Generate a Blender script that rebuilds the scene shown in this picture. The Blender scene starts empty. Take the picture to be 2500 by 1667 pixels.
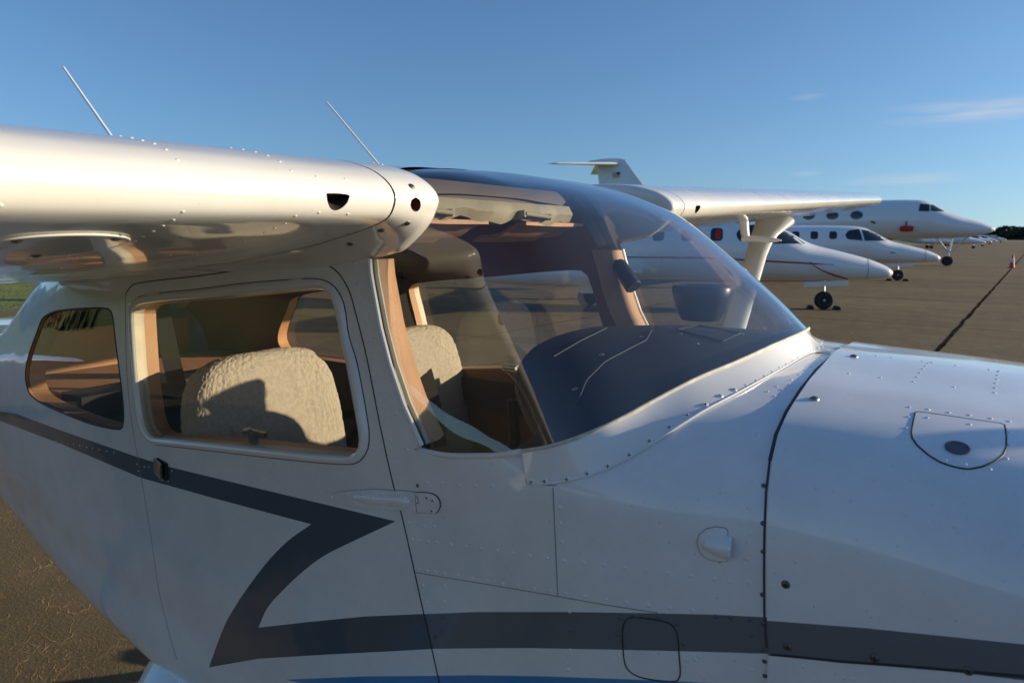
import bpy, bmesh, math, random
import numpy as np
from mathutils import Vector, Matrix, noise
from mathutils.bvhtree import BVHTree
from mathutils.geometry import delaunay_2d_cdt
random.seed(7)
R = math.radians
sc = bpy.context.scene

# ------------------------------------------------------------------ camera
FPX, PX0, PY0 = 1640.0, 1250.0, 833.5          # focal length and centre in photo pixels (2500 x 1667)
PITCH = math.atan((PY0 - 577.0) / FPX)
YAW = math.atan(1140.0 * math.cos(PITCH) / FPX)
CAM = np.array((0.0, -1.36, 2.03))
FW = np.array((-math.sin(YAW) * math.cos(PITCH), math.cos(YAW) * math.cos(PITCH), -math.sin(PITCH)))
RT = np.array((math.cos(YAW), math.sin(YAW), 0.0))
UP = np.cross(RT, FW)
cd = bpy.data.cameras.new('camera')
cam = bpy.data.objects.new('camera', cd)
sc.collection.objects.link(cam)
cd.sensor_width = 36.0
cd.lens = FPX / 2500.0 * 36.0
cd.clip_start = 0.02
cd.clip_end = 4000.0
cd.dof.use_dof = True
cd.dof.focus_distance = 1.55
cd.dof.aperture_fstop = 7.5
cam.matrix_world = Matrix(((RT[0], UP[0], -FW[0], CAM[0]), (RT[1], UP[1], -FW[1], CAM[1]),
                           (RT[2], UP[2], -FW[2], CAM[2]), (0, 0, 0, 1)))
sc.camera = cam

# ------------------------------------------------------------------ sky, sun, exposure
SUN_EL, SUN_AZ = R(12.5), R(37.0)              # azimuth from +X (nose of the airplane) towards +Y
world = bpy.data.worlds.new('World')
sc.world = world
world.use_nodes = True
wn, wl = world.node_tree.nodes, world.node_tree.links
wn.clear()
sky = wn.new('ShaderNodeTexSky')
sky.sky_type = 'NISHITA'
sky.sun_disc = False
sky.sun_elevation = SUN_EL
sky.sun_rotation = R(90.0) - SUN_AZ
sky.altitude = 0.0
sky.air_density = 1.0
sky.dust_density = 0.7
sky.ozone_density = 4.5
# lookup lifted a little off the horizon (clear air, little glow); two faint cirrus streaks low in the sky
tc = wn.new('ShaderNodeTexCoord')
lift = wn.new('ShaderNodeVectorMath'); lift.operation = 'MULTIPLY_ADD'
lift.inputs[1].default_value = (1, 1, 0.94); lift.inputs[2].default_value = (0, 0, 0.06)
nrmz = wn.new('ShaderNodeVectorMath'); nrmz.operation = 'NORMALIZE'
wl.new(tc.outputs['Generated'], lift.inputs[0]); wl.new(lift.outputs['Vector'], nrmz.inputs[0]); wl.new(nrmz.outputs['Vector'], sky.inputs['Vector'])
mp = wn.new('ShaderNodeMapping'); mp.inputs['Scale'].default_value = (9.0, 9.0, 90.0)
nz = wn.new('ShaderNodeTexNoise'); nz.inputs['Scale'].default_value = 1.3; nz.inputs['Detail'].default_value = 6.0
wl.new(tc.outputs['Generated'], mp.inputs['Vector']); wl.new(mp.outputs['Vector'], nz.inputs['Vector'])
rp = wn.new('ShaderNodeMapRange'); rp.inputs['From Min'].default_value = 0.36; rp.inputs['From Max'].default_value = 0.72
wl.new(nz.outputs['Fac'], rp.inputs['Value'])
tot = None
for px_, py_, hw, hh, am in ((2400, 268, 210, 27, .55), (2210, 437, 150, 15, .5), (1965, 424, 40, 8, .5), (1975, 238, 40, 8, .35)):
    c0 = FW + RT * ((px_ - PX0) / FPX) + UP * ((PY0 - py_) / FPX); c0 = c0 / np.linalg.norm(c0)
    d_ = wn.new('ShaderNodeVectorMath'); d_.operation = 'SUBTRACT'; d_.inputs[1].default_value = tuple(c0)
    k_ = wn.new('ShaderNodeVectorMath'); k_.operation = 'MULTIPLY'; k_.inputs[1].default_value = (FPX / hw / 1.05, FPX / hw / 1.05, FPX / hh / 1.05)
    l_ = wn.new('ShaderNodeVectorMath'); l_.operation = 'LENGTH'
    g_ = wn.new('ShaderNodeMapRange'); g_.interpolation_type = 'SMOOTHSTEP'
    g_.inputs['From Min'].default_value = 1.1; g_.inputs['From Max'].default_value = 0.1; g_.inputs['To Max'].default_value = am
    wl.new(tc.outputs['Generated'], d_.inputs[0]); wl.new(d_.outputs['Vector'], k_.inputs[0]); wl.new(k_.outputs['Vector'], l_.inputs[0]); wl.new(l_.outputs['Value'], g_.inputs['Value'])
    if tot is None: tot = g_.outputs['Result']
    else:
        m_ = wn.new('ShaderNodeMath'); m_.operation = 'MAXIMUM'; wl.new(tot, m_.inputs[0]); wl.new(g_.outputs['Result'], m_.inputs[1]); tot = m_.outputs[0]
mu = wn.new('ShaderNodeMath'); mu.operation = 'MULTIPLY'; wl.new(rp.outputs['Result'], mu.inputs[0]); wl.new(tot, mu.inputs[1])
mu3 = wn.new('ShaderNodeMath'); mu3.operation = 'MULTIPLY'; mu3.inputs[1].default_value = 0.75; wl.new(mu.outputs[0], mu3.inputs[0])
mixc = wn.new('ShaderNodeMix'); mixc.data_type = 'RGBA'
mixc.inputs['B'].default_value = (4.4, 4.2, 4.2, 1)
bg = wn.new('ShaderNodeBackground')
bg.inputs['Strength'].default_value = 0.122
wo = wn.new('ShaderNodeOutputWorld')
wl.new(mu3.outputs[0], mixc.inputs['Factor'])
wl.new(sky.outputs['Color'], mixc.inputs['A'])
wl.new(mixc.outputs['Result'], bg.inputs['Color'])
wl.new(bg.outputs['Background'], wo.inputs['Surface'])

sd = bpy.data.lights.new('sun', 'SUN')
sd.energy = 4.8
sd.angle = R(0.53)
sd.color = (1.0, 0.84, 0.60)
sun = bpy.data.objects.new('sun', sd)
sc.collection.objects.link(sun)
SUNV = Vector((math.cos(SUN_AZ) * math.cos(SUN_EL), math.sin(SUN_AZ) * math.cos(SUN_EL), math.sin(SUN_EL)))
sun.rotation_euler = SUNV.to_track_quat('Z', 'Y').to_euler()
sun.location = SUNV * 60

sc.view_settings.view_transform = 'Standard'
sc.view_settings.look = 'None'
sc.view_settings.gamma = 1.0
sc.view_settings.use_curve_mapping = False
sc.view_settings.exposure = 0.45
sc.render.engine = 'CYCLES'
sc.cycles.max_bounces = 10
sc.cycles.transparent_max_bounces = 24
sc.cycles.glossy_bounces = 5
sc.cycles.use_denoising = True
sc.cycles.caustics_reflective = False
sc.cycles.caustics_refractive = False

# ------------------------------------------------------------------ survey helpers
def ray(px, py):
    d = FW + RT * ((px - PX0) / FPX) + UP * ((PY0 - py) / FPX)
    return d / np.linalg.norm(d)

def at(px, py, x=None, y=None, z=None):
    d = ray(px, py)
    if x is not None: k = (x - CAM[0]) / d[0]
    elif y is not None: k = (y - CAM[1]) / d[1]
    else: k = (z - CAM[2]) / d[2]
    return CAM + d * k

def Z(x0, y0, k, pts):                       # coordinates read off an enlargement
    return [(x0 + a * k, y0 + b * k) for a, b in pts]

# ------------------------------------------------------------------ materials
def nodes(m):
    m.use_nodes = True
    return m.node_tree.nodes, m.node_tree.links, m.node_tree.nodes['Principled BSDF']

def mat(name, col, rough=0.5, metal=0.0, coat=0.0, spec=0.5, vary=0.0, scale=8.0, bump=0.0, bscale=40.0, coatr=0.03):
    m = bpy.data.materials.new(name)
    n, l, b = nodes(m)
    b.inputs['Base Color'].default_value = (*col, 1)
    b.inputs['Roughness'].default_value = rough
    b.inputs['Metallic'].default_value = metal
    b.inputs['Specular IOR Level'].default_value = spec
    b.inputs['Coat Weight'].default_value = coat
    b.inputs['Coat Roughness'].default_value = coatr
    t = n.new('ShaderNodeTexCoord')
    if vary > 0:
        z = n.new('ShaderNodeTexNoise'); z.inputs['Scale'].default_value = scale; z.inputs['Detail'].default_value = 6
        r = n.new('ShaderNodeMapRange')
        r.inputs['From Min'].default_value = 0.3; r.inputs['From Max'].default_value = 0.7
        r.inputs['To Min'].default_value = 1 - vary; r.inputs['To Max'].default_value = 1 + vary * 0.4
        x = n.new('ShaderNodeVectorMath'); x.operation = 'SCALE'
        x.inputs[0].default_value = col
        l.new(t.outputs['Object'], z.inputs['Vector']); l.new(z.outputs['Fac'], r.inputs['Value'])
        l.new(r.outputs['Result'], x.inputs['Scale']); l.new(x.outputs['Vector'], b.inputs['Base Color'])
    if bump > 0:
        z = n.new('ShaderNodeTexNoise'); z.inputs['Scale'].default_value = bscale; z.inputs['Detail'].default_value = 5
        u = n.new('ShaderNodeBump'); u.inputs['Strength'].default_value = 1.0; u.inputs['Distance'].default_value = bump
        l.new(t.outputs['Object'], z.inputs['Vector']); l.new(z.outputs['Fac'], u.inputs['Height'])
        l.new(u.outputs['Normal'], b.inputs['Normal'])
    return m

def paint(name, col, wave=0.0018, dirt=0.14, rough=0.32, coat=1.0, coatr=0.035):
    """aircraft enamel: soft base under a clear coat, faint oil canning of the sheet, specks and streaks of dirt"""
    m = bpy.data.materials.new(name)
    n, l, b = nodes(m)
    b.inputs['Roughness'].default_value = rough
    b.inputs['Coat Weight'].default_value = coat
    b.inputs['Coat Roughness'].default_value = coatr
    t = n.new('ShaderNodeTexCoord')
    a = n.new('ShaderNodeTexNoise'); a.inputs['Scale'].default_value = 5; a.inputs['Detail'].default_value = 9; a.inputs['Roughness'].default_value = 0.7
    r = n.new('ShaderNodeMapRange')
    r.inputs['From Min'].default_value = 0.35; r.inputs['From Max'].default_value = 0.7
    r.inputs['To Min'].default_value = 1.0; r.inputs['To Max'].default_value = 1 - dirt
    s = n.new('ShaderNodeTexNoise'); s.inputs['Scale'].default_value = 160; s.inputs['Detail'].default_value = 2
    rs = n.new('ShaderNodeMapRange')
    rs.inputs['From Min'].default_value = 0.70; rs.inputs['From Max'].default_value = 0.78
    rs.inputs['To Min'].default_value = 1.0; rs.inputs['To Max'].default_value = 1 - dirt * 2.2
    mm = n.new('ShaderNodeMath'); mm.operation = 'MULTIPLY'
    x = n.new('ShaderNodeVectorMath'); x.operation = 'SCALE'; x.inputs[0].default_value = col
    l.new(t.outputs['Object'], a.inputs['Vector']); l.new(t.outputs['Object'], s.inputs['Vector'])
    l.new(a.outputs['Fac'], r.inputs['Value']); l.new(s.outputs['Fac'], rs.inputs['Value'])
    l.new(r.outputs['Result'], mm.inputs[0]); l.new(rs.outputs['Result'], mm.inputs[1])
    l.new(mm.outputs[0], x.inputs['Scale']); l.new(x.outputs['Vector'], b.inputs['Base Color'])
    cr = n.new('ShaderNodeMapRange')
    cr.inputs['From Min'].default_value = 0.3; cr.inputs['From Max'].default_value = 0.75
    cr.inputs['To Min'].default_value = coatr * 0.6; cr.inputs['To Max'].default_value = coatr * 4
    l.new(a.outputs['Fac'], cr.inputs['Value']); l.new(cr.outputs['Result'], b.inputs['Coat Roughness'])
    if wave > 0:
        w = n.new('ShaderNodeTexNoise'); w.inputs['Scale'].default_value = 4.5; w.inputs['Detail'].default_value = 1.5
        u = n.new('ShaderNodeBump'); u.inputs['Strength'].default_value = 1.0; u.inputs['Distance'].default_value = wave * 3
        l.new(t.outputs['Object'], w.inputs['Vector']); l.new(w.outputs['Fac'], u.inputs['Height'])
        l.new(u.outputs['Normal'], b.inputs['Normal']); l.new(u.outputs['Normal'], b.inputs['Coat Normal'])
    return m

def glass(name, tint=(0.93, 0.95, 0.95), ior=1.5, rough=0.0, dust=0.03, dustcol=(0.8, 0.8, 0.78), refl=2.0):
    """thin pane: clear, mirror like at a slant, a veil of dust that the sun catches"""
    m = bpy.data.materials.new(name)
    m.use_nodes = True
    n, l = m.node_tree.nodes, m.node_tree.links
    n.clear()
    o = n.new('ShaderNodeOutputMaterial')
    tr = n.new('ShaderNodeBsdfTransparent'); tr.inputs['Color'].default_value = (*tint, 1)
    gl = n.new('ShaderNodeBsdfGlossy'); gl.inputs['Roughness'].default_value = rough
    fr = n.new('ShaderNodeFresnel'); fr.inputs['IOR'].default_value = ior
    ge = n.new('ShaderNodeNewGeometry')                  # same reflectance from either face of the thin sheet
    ri = n.new('ShaderNodeMapRange'); ri.inputs['To Min'].default_value = ior; ri.inputs['To Max'].default_value = 1.0 / ior
    l.new(ge.outputs['Backfacing'], ri.inputs['Value']); l.new(ri.outputs['Result'], fr.inputs['IOR'])
    m1 = n.new('ShaderNodeMixShader')
    df = n.new('ShaderNodeBsdfDiffuse'); df.inputs['Color'].default_value = (*dustcol, 1)
    m2 = n.new('ShaderNodeMixShader')
    t = n.new('ShaderNodeTexCoord')
    z = n.new('ShaderNodeTexNoise'); z.inputs['Scale'].default_value = 6; z.inputs['Detail'].default_value = 8
    r = n.new('ShaderNodeMapRange'); r.inputs['To Min'].default_value = dust * 0.5; r.inputs['To Max'].default_value = dust * 1.6
    sca = n.new('ShaderNodeMath'); sca.operation = 'MULTIPLY'; sca.inputs[1].default_value = refl; sca.use_clamp = True
    l.new(t.outputs['Object'], z.inputs['Vector']); l.new(z.outputs['Fac'], r.inputs['Value'])
    l.new(fr.outputs['Fac'], sca.inputs[0])
    l.new(sca.outputs[0], m1.inputs['Fac']); l.new(tr.outputs[0], m1.inputs[1]); l.new(gl.outputs[0], m1.inputs[2])
    l.new(r.outputs['Result'], m2.inputs['Fac']); l.new(m1.outputs[0], m2.inputs[1]); l.new(df.outputs[0], m2.inputs[2])
    l.new(m2.outputs[0], o.inputs['Surface'])
    return m

M = {}
M['white'] = paint('white_enamel', (0.83, 0.83, 0.82))
M['wing_white'] = paint('wing_enamel', (0.80, 0.78, 0.72), wave=0.0018, dirt=0.07)
M['grey_stripe'] = paint('slate_stripe_sheen_enamel', (0.115, 0.145, 0.170), dirt=0.12)  # same stripe towards the nose; reflections painted in as a lighter tone
M['slate_stripe'] = paint('slate_stripe_enamel', (0.058, 0.092, 0.125), dirt=0.12)
M['blue_stripe'] = paint('blue_stripe_enamel', (0.03, 0.25, 0.52), dirt=0.08)
M['jet_white'] = paint('jet_enamel', (0.78, 0.79, 0.80), wave=0.0, dirt=0.05, coatr=0.06)
M['streamer'] = mat('streamer_cloth', (0.06, 0.012, 0.012), 0.8)
M['jet_red'] = mat('jet_red', (0.22, 0.03, 0.04), 0.4, coat=0.5)
M['seal'] = mat('rubber_seal', (0.025, 0.024, 0.024), 0.6)
M['line'] = mat('panel_line_grey', (0.30, 0.29, 0.28), 0.7)  # even mid grey for thin panel lines and edges
M['trim'] = paint('trim_enamel', (0.80, 0.79, 0.76), wave=0.0, dirt=0.05)
M['lining'] = mat('shaded_tan_headliner', (0.22, 0.105, 0.052), 0.8, vary=0.12, scale=9, bump=0.001, bscale=300)  # the tan of the cabin trim, darkened to put cabin shade into the colour
M['tan'] = mat('tan_vinyl', (0.62, 0.33, 0.165), 0.55, vary=0.12, scale=14, bump=0.0015, bscale=380)
M['cream'] = mat('cream_trim', (0.66, 0.58, 0.42), 0.5, vary=0.15, scale=20)
M['dark'] = mat('dark_interior', (0.018, 0.017, 0.017), 0.7)
M['glare'] = mat('glareshield_vinyl', (0.012, 0.013, 0.017), 0.6, vary=0.3, scale=30, bump=0.0008, bscale=500)
M['black'] = mat('black_plastic', (0.015, 0.015, 0.017), 0.38)
M['belt'] = mat('belt_webbing', (0.020, 0.018, 0.016), 0.85, bump=0.0006, bscale=900)
M['fleece'] = mat('sheepskin', (0.56, 0.49, 0.39), 0.95, vary=0.16, scale=90, bump=0.0025, bscale=330, spec=0.1)
M['steel'] = mat('bare_steel', (0.42, 0.40, 0.38), 0.33, metal=1.0, vary=0.3, scale=60)
M['dull_steel'] = mat('worn_steel', (0.16, 0.15, 0.14), 0.45, metal=0.8, vary=0.4, scale=200)
M['alu'] = mat('aluminium', (0.62, 0.62, 0.63), 0.35, metal=0.9)
M['tyre'] = mat('tyre_rubber', (0.018, 0.018, 0.018), 0.8)
M['rim'] = mat('wheel_rim', (0.45, 0.46, 0.48), 0.4, metal=0.4)
M['hole'] = mat('duct_dark', (0.035, 0.022, 0.016), 0.8)
M['rust'] = mat('duct_primer', (0.16, 0.055, 0.020), 0.8)
M['button'] = mat('oil_door_button', (0.13, 0.14, 0.16), 0.35, metal=0.6)
M['jet_glass'] = mat('cockpit_glass', (0.015, 0.02, 0.025), 0.05, spec=0.9)
M['red'] = mat('red_cover', (0.45, 0.02, 0.02), 0.6)
M['orange'] = mat('cone_orange', (0.60, 0.09, 0.02), 0.55, vary=0.15)
M['cone_white'] = mat('cone_collar', (0.75, 0.74, 0.72), 0.5, vary=0.1)
M['flag_blue'] = mat('flag_blue', (0.02, 0.03, 0.12), 0.5)
M['flag_red'] = mat('flag_red', (0.38, 0.03, 0.04), 0.5)
M['bead'] = mat('sealant', (0.62, 0.58, 0.50), 0.6, vary=0.3, scale=50)
M['gap'] = mat('gap_shade_and_seam', (0.07, 0.07, 0.075), 0.7)  # shade of the cowling gap as a colour; glareshield seams share it
M['roof_frame'] = mat('roof_frame_paint', (0.13, 0.085, 0.065), 0.6)
M['header'] = mat('header_trim', (0.40, 0.33, 0.20), 0.6, vary=0.2, scale=14)
M['olive'] = mat('grey_tube', (0.12, 0.115, 0.10), 0.45)
M['glass'] = glass('windshield_acrylic', tint=(0.90, 0.92, 0.92), dust=0.010, refl=2.5)
M['pane'] = glass('window_acrylic', tint=(0.90, 0.88, 0.83), dust=0.010, ior=1.45)

# ------------------------------------------------------------------ object helpers
COL = sc.collection
def link(o, parent=None):
    COL.objects.link(o)
    if parent is not None: o.parent = parent
    return o

def me(name, verts, faces, mats, parent=None, smooth=True, mi=None, normals=None, loc=None):
    d = bpy.data.meshes.new(name)
    d.from_pydata([tuple(map(float, v)) for v in verts], [], [tuple(int(i) for i in f) for f in faces])
    for m in (mats if isinstance(mats, (list, tuple)) else [mats]): d.materials.append(m)
    if mi is not None: d.polygons.foreach_set('material_index', np.array(mi, dtype=np.int32))
    if smooth: d.polygons.foreach_set('use_smooth', np.ones(len(d.polygons), dtype=bool))
    d.update()
    if normals is not None: d.normals_split_custom_set_from_vertices([tuple(map(float, n)) for n in normals])
    o = bpy.data.objects.new(name, d)
    if normals is not None: o.shadow_terminator_geometry_offset = 0.25; o.shadow_terminator_normal_offset = 0.002
    if loc is not None: o.location = loc
    return link(o, parent)

def auto(o, ang=35):
    d = o.data
    try: d.set_sharp_from_angle(angle=R(ang))
    except Exception: pass
    return o

def thing(name, label, cat, loc=(0, 0, 0), rz=0.0, group=None):
    o = bpy.data.objects.new(name, None)
    o.empty_display_size = 0.2
    o.location = loc; o.rotation_euler = (0, 0, rz)
    o['label'] = label; o['category'] = cat
    if group: o['group'] = group
    return link(o)

def tag(o, label, cat, group=None):
    o['label'] = label; o['category'] = cat
    if group: o['group'] = group
    return o

def copy_tree(o, parent=None):
    c = o.copy(); COL.objects.link(c)
    if parent is not None: c.parent = parent
    for ch in list(o.children): copy_tree(ch, c)
    return c

class MB:
    """collects simple shapes for ONE mesh"""
    def __init__(s): s.v = []; s.f = []
    def add(s, v, f):
        k = len(s.v); s.v += [tuple(map(float, p)) for p in v]; s.f += [tuple(i + k for i in q) for q in f]
        return s
    def box(s, c, d, rot=None):
        c = Vector(c); h = Vector(d) / 2
        vs = []
        for x in (-1, 1):
            for y in (-1, 1):
                for z in (-1, 1):
                    p = Vector((x * h.x, y * h.y, z * h.z))
                    if rot is not None: p = rot @ p
                    vs.append(c + p)
        return s.add(vs, [(0, 1, 3, 2), (4, 6, 7, 5), (0, 4, 5, 1), (2, 3, 7, 6), (0, 2, 6, 4), (1, 5, 7, 3)])
    def tube(s, pts, r, n=10, cap=True):
        pts = [Vector(p) for p in pts]
        rs = r if isinstance(r, (list, tuple)) else [r] * len(pts)
        up = None; rings = []
        for i, p in enumerate(pts):
            t = (pts[min(i + 1, len(pts) - 1)] - pts[max(i - 1, 0)]).normalized()
            if up is None: up = t.orthogonal().normalized()
            up = (up - t * up.dot(t)).normalized()
            b = t.cross(up)
            rings.append([p + (up * math.cos(a) + b * math.sin(a)) * rs[i] for a in [2 * math.pi * k / n for k in range(n)]])
        v = [q for g in rings for q in g]; f = []
        for i in range(len(pts) - 1):
            for k in range(n):
                f.append((i * n + k, i * n + (k + 1) % n, (i + 1) * n + (k + 1) % n, (i + 1) * n + k))
        if cap: f.append(tuple(range(n))[::-1]); f.append(tuple((len(pts) - 1) * n + k for k in range(n)))
        return s.add(v, f)
    def loft(s, rings, cap=True, closed=True):
        n = len(rings[0]); v = [q for g in rings for q in g]; f = []
        for i in range(len(rings) - 1):
            for k in range(n if closed else n - 1):
                f.append((i * n + k, i * n + (k + 1) % n, (i + 1) * n + (k + 1) % n, (i + 1) * n + k))
        if cap and closed: f.append(tuple(range(n))[::-1]); f.append(tuple((len(rings) - 1) * n + k for k in range(n)))
        return s.add(v, f)
    def lathe(s, prof, c=(0, 0, 0), axis='Y', n=24):
        rings = []
        for r, h in prof:
            g = []
            for k in range(n):
                a = 2 * math.pi * k / n
                if axis == 'Y': g.append((c[0] + r * math.cos(a), c[1] + h, c[2] + r * math.sin(a)))
                elif axis == 'X': g.append((c[0] + h, c[1] + r * math.cos(a), c[2] + r * math.sin(a)))
                else: g.append((c[0] + r * math.cos(a), c[1] + r * math.sin(a), c[2] + h))
            rings.append(g)
        return s.loft(rings)
    def build(s, name, m, parent=None, smooth=True, ang=35):
        d = bpy.data.meshes.new(name); d.from_pydata(s.v, [], s.f); d.materials.append(m)
        bm = bmesh.new(); bm.from_mesh(d); bmesh.ops.recalc_face_normals(bm, faces=bm.faces); bm.to_mesh(d); bm.free()
        if smooth: d.polygons.foreach_set('use_smooth', np.ones(len(d.polygons), dtype=bool))
        o = bpy.data.objects.new(name, d)
        if smooth: auto(o, ang)
        return link(o, parent)

def crom(P, X, x):
    """cubic interpolation through P at parameters X (non uniform), evaluated at x"""
    P = np.asarray(P, float); X = np.asarray(X, float); x = np.atleast_1d(x)
    T = np.zeros_like(P)
    for i in range(len(X)):
        a, b = max(i - 1, 0), min(i + 1, len(X) - 1)
        T[i] = (P[b] - P[a]) / (X[b] - X[a])
    j = np.clip(np.searchsorted(X, x, side='right') - 1, 0, len(X) - 2)
    h = X[j + 1] - X[j]; u = np.clip((x - X[j]) / h, 0, 1)
    sh = (-1,) + (1,) * (P.ndim - 1)
    u = u.reshape(sh); h = h.reshape(sh)
    return ((2*u**3 - 3*u**2 + 1) * P[j] + (u**3 - 2*u**2 + u) * h * T[j] + (-2*u**3 + 3*u**2) * P[j + 1] + (u**3 - u**2) * h * T[j + 1])

def resample(P, n, closed=False):
    P = np.asarray(P, float)
    if closed: P = np.vstack([P, P[:1]])
    L = np.r_[0, np.cumsum(np.linalg.norm(np.diff(P, axis=0), axis=1))]
    q = np.linspace(0, L[-1], n + 1 if closed else n)
    if closed: q = q[:-1]
    return np.stack([np.interp(q, L, P[:, k]) for k in range(P.shape[1])], 1)

def smooth_poly(P, closed=True, k=6):
    P = np.asarray(P, float); n = len(P)
    if closed:
        Q = np.vstack([P[-2:], P, P[:3]])
        L = np.r_[0, np.cumsum(np.linalg.norm(np.diff(Q, axis=0), axis=1) ** 0.5)]
        xs = np.concatenate([np.linspace(L[i + 2], L[i + 3], k, endpoint=False) for i in range(n)])
        return crom(Q, L, xs)
    L = np.r_[0, np.cumsum(np.linalg.norm(np.diff(P, axis=0), axis=1) ** 0.5)]
    xs = np.concatenate([np.linspace(L[i], L[i + 1], k, endpoint=False) for i in range(n - 1)] + [[L[-1]]])
    return crom(P, L, xs)

def inside(P, x, y):
    P = np.asarray(P); x = np.asarray(x); y = np.asarray(y)
    r = np.zeros(x.shape, bool); j = len(P) - 1
    for i in range(len(P)):
        xi, yi, xj, yj = P[i, 0], P[i, 1], P[j, 0], P[j, 1]
        with np.errstate(divide='ignore', invalid='ignore'):
            c = ((yi > y) != (yj > y)) & (x < (xj - xi) * (y - yi) / (yj - yi + 1e-30) + xi)
        r ^= c; j = i
    return r

class Surf:
    """a smooth sheet given on a grid of parameters (s, t); t runs 0..1"""
    def __init__(self, s0, s1, G, out):
        self.s0, self.s1, self.G = s0, s1, G
        self.ns, self.nt = G.shape[:2]
        ds = np.gradient(G, axis=0); dt = np.gradient(G, axis=1)
        n = np.cross(ds, dt); n /= np.linalg.norm(n, axis=2, keepdims=True) + 1e-12
        if np.sum((n * out(G)).sum(2)) < 0: n = -n
        self.N = n
        f = []
        for i in range(self.ns - 1):
            for j in range(self.nt - 1):
                a = i * self.nt + j
                f.append((a, a + 1, a + self.nt)); f.append((a + 1, a + self.nt + 1, a + self.nt))
        self.bvh = BVHTree.FromPolygons([tuple(p) for p in G.reshape(-1, 3)], f)
    def _ij(self, s, t):
        u = np.clip((np.asarray(s, float) - self.s0) / (self.s1 - self.s0), 0, 1) * (self.ns - 1)
        v = np.clip(np.asarray(t, float), 0, 1) * (self.nt - 1)
        i = np.minimum(u.astype(int), self.ns - 2); j = np.minimum(v.astype(int), self.nt - 2)
        return i, j, (u - i)[..., None], (v - j)[..., None]
    def _s(self, A, s, t):
        i, j, a, b = self._ij(s, t)
        return (A[i, j] * (1 - a) + A[i + 1, j] * a) * (1 - b) + (A[i, j + 1] * (1 - a) + A[i + 1, j + 1] * a) * b
    def pt(self, s, t, off=0.0):
        p = self._s(self.G, s, t)
        if np.any(off): p = p + self.nr(s, t) * (np.asarray(off)[..., None] if np.ndim(off) else off)
        return p
    def nr(self, s, t):
        n = self._s(self.N, s, t)
        return n / (np.linalg.norm(n, axis=-1, keepdims=True) + 1e-12)
    def hit(self, px, py):
        d = ray(px, py)
        loc, nrm, idx, dist = self.bvh.ray_cast(Vector(CAM), Vector(d))
        if loc is None:
            best = None                                    # just past the edge of the sheet: nearest point to the ray
            for k in np.linspace(0.5, 4.5, 160):
                r = self.bvh.find_nearest(Vector(CAM + d * k))
                if best is None or r[3] < best[3]: best = r
            loc, nrm, idx, dist = best
        return self._st(np.array(loc), idx)
    def _st(self, p, idx):
        c = idx // 2; i, j = c // (self.nt - 1), c % (self.nt - 1)
        A, B, C, D = self.G[i, j], self.G[i, j + 1], self.G[i + 1, j], self.G[i + 1, j + 1]
        O, U, V, sg = (A, C - A, B - A, 1) if idx % 2 == 0 else (D, B - D, C - D, -1)
        m = np.stack([U, V], 1)
        w = np.linalg.lstsq(m, p - O, rcond=None)[0]
        u, v = (w if sg == 1 else 1 - w)
        return (self.s0 + (self.s1 - self.s0) * (i + u) / (self.ns - 1), (j + v) / (self.nt - 1))
    def path(self, P):
        return np.array([self.hit(*p) for p in P])
    def dpath(self, P, gap=14.0, closed=True):
        P = np.asarray(P, float); Q = []
        for i in range(len(P) if closed else len(P) - 1):
            a, b = P[i], P[(i + 1) % len(P)]
            m = max(1, int(np.ceil(np.hypot(*(b - a)) / gap)))
            Q += [a + (b - a) * j / m for j in range(m)]
        if not closed: Q.append(P[-1])
        return self.path(Q)
    def project(self, P, d):
        st = []
        for p in P:
            loc, nrm, idx, dist = self.bvh.ray_cast(Vector(p), Vector(d))
            if loc is None: loc, nrm, idx, dist = self.bvh.find_nearest(Vector(p))
            st.append(self._st(np.array(loc), idx))
        return np.array(st)

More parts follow.
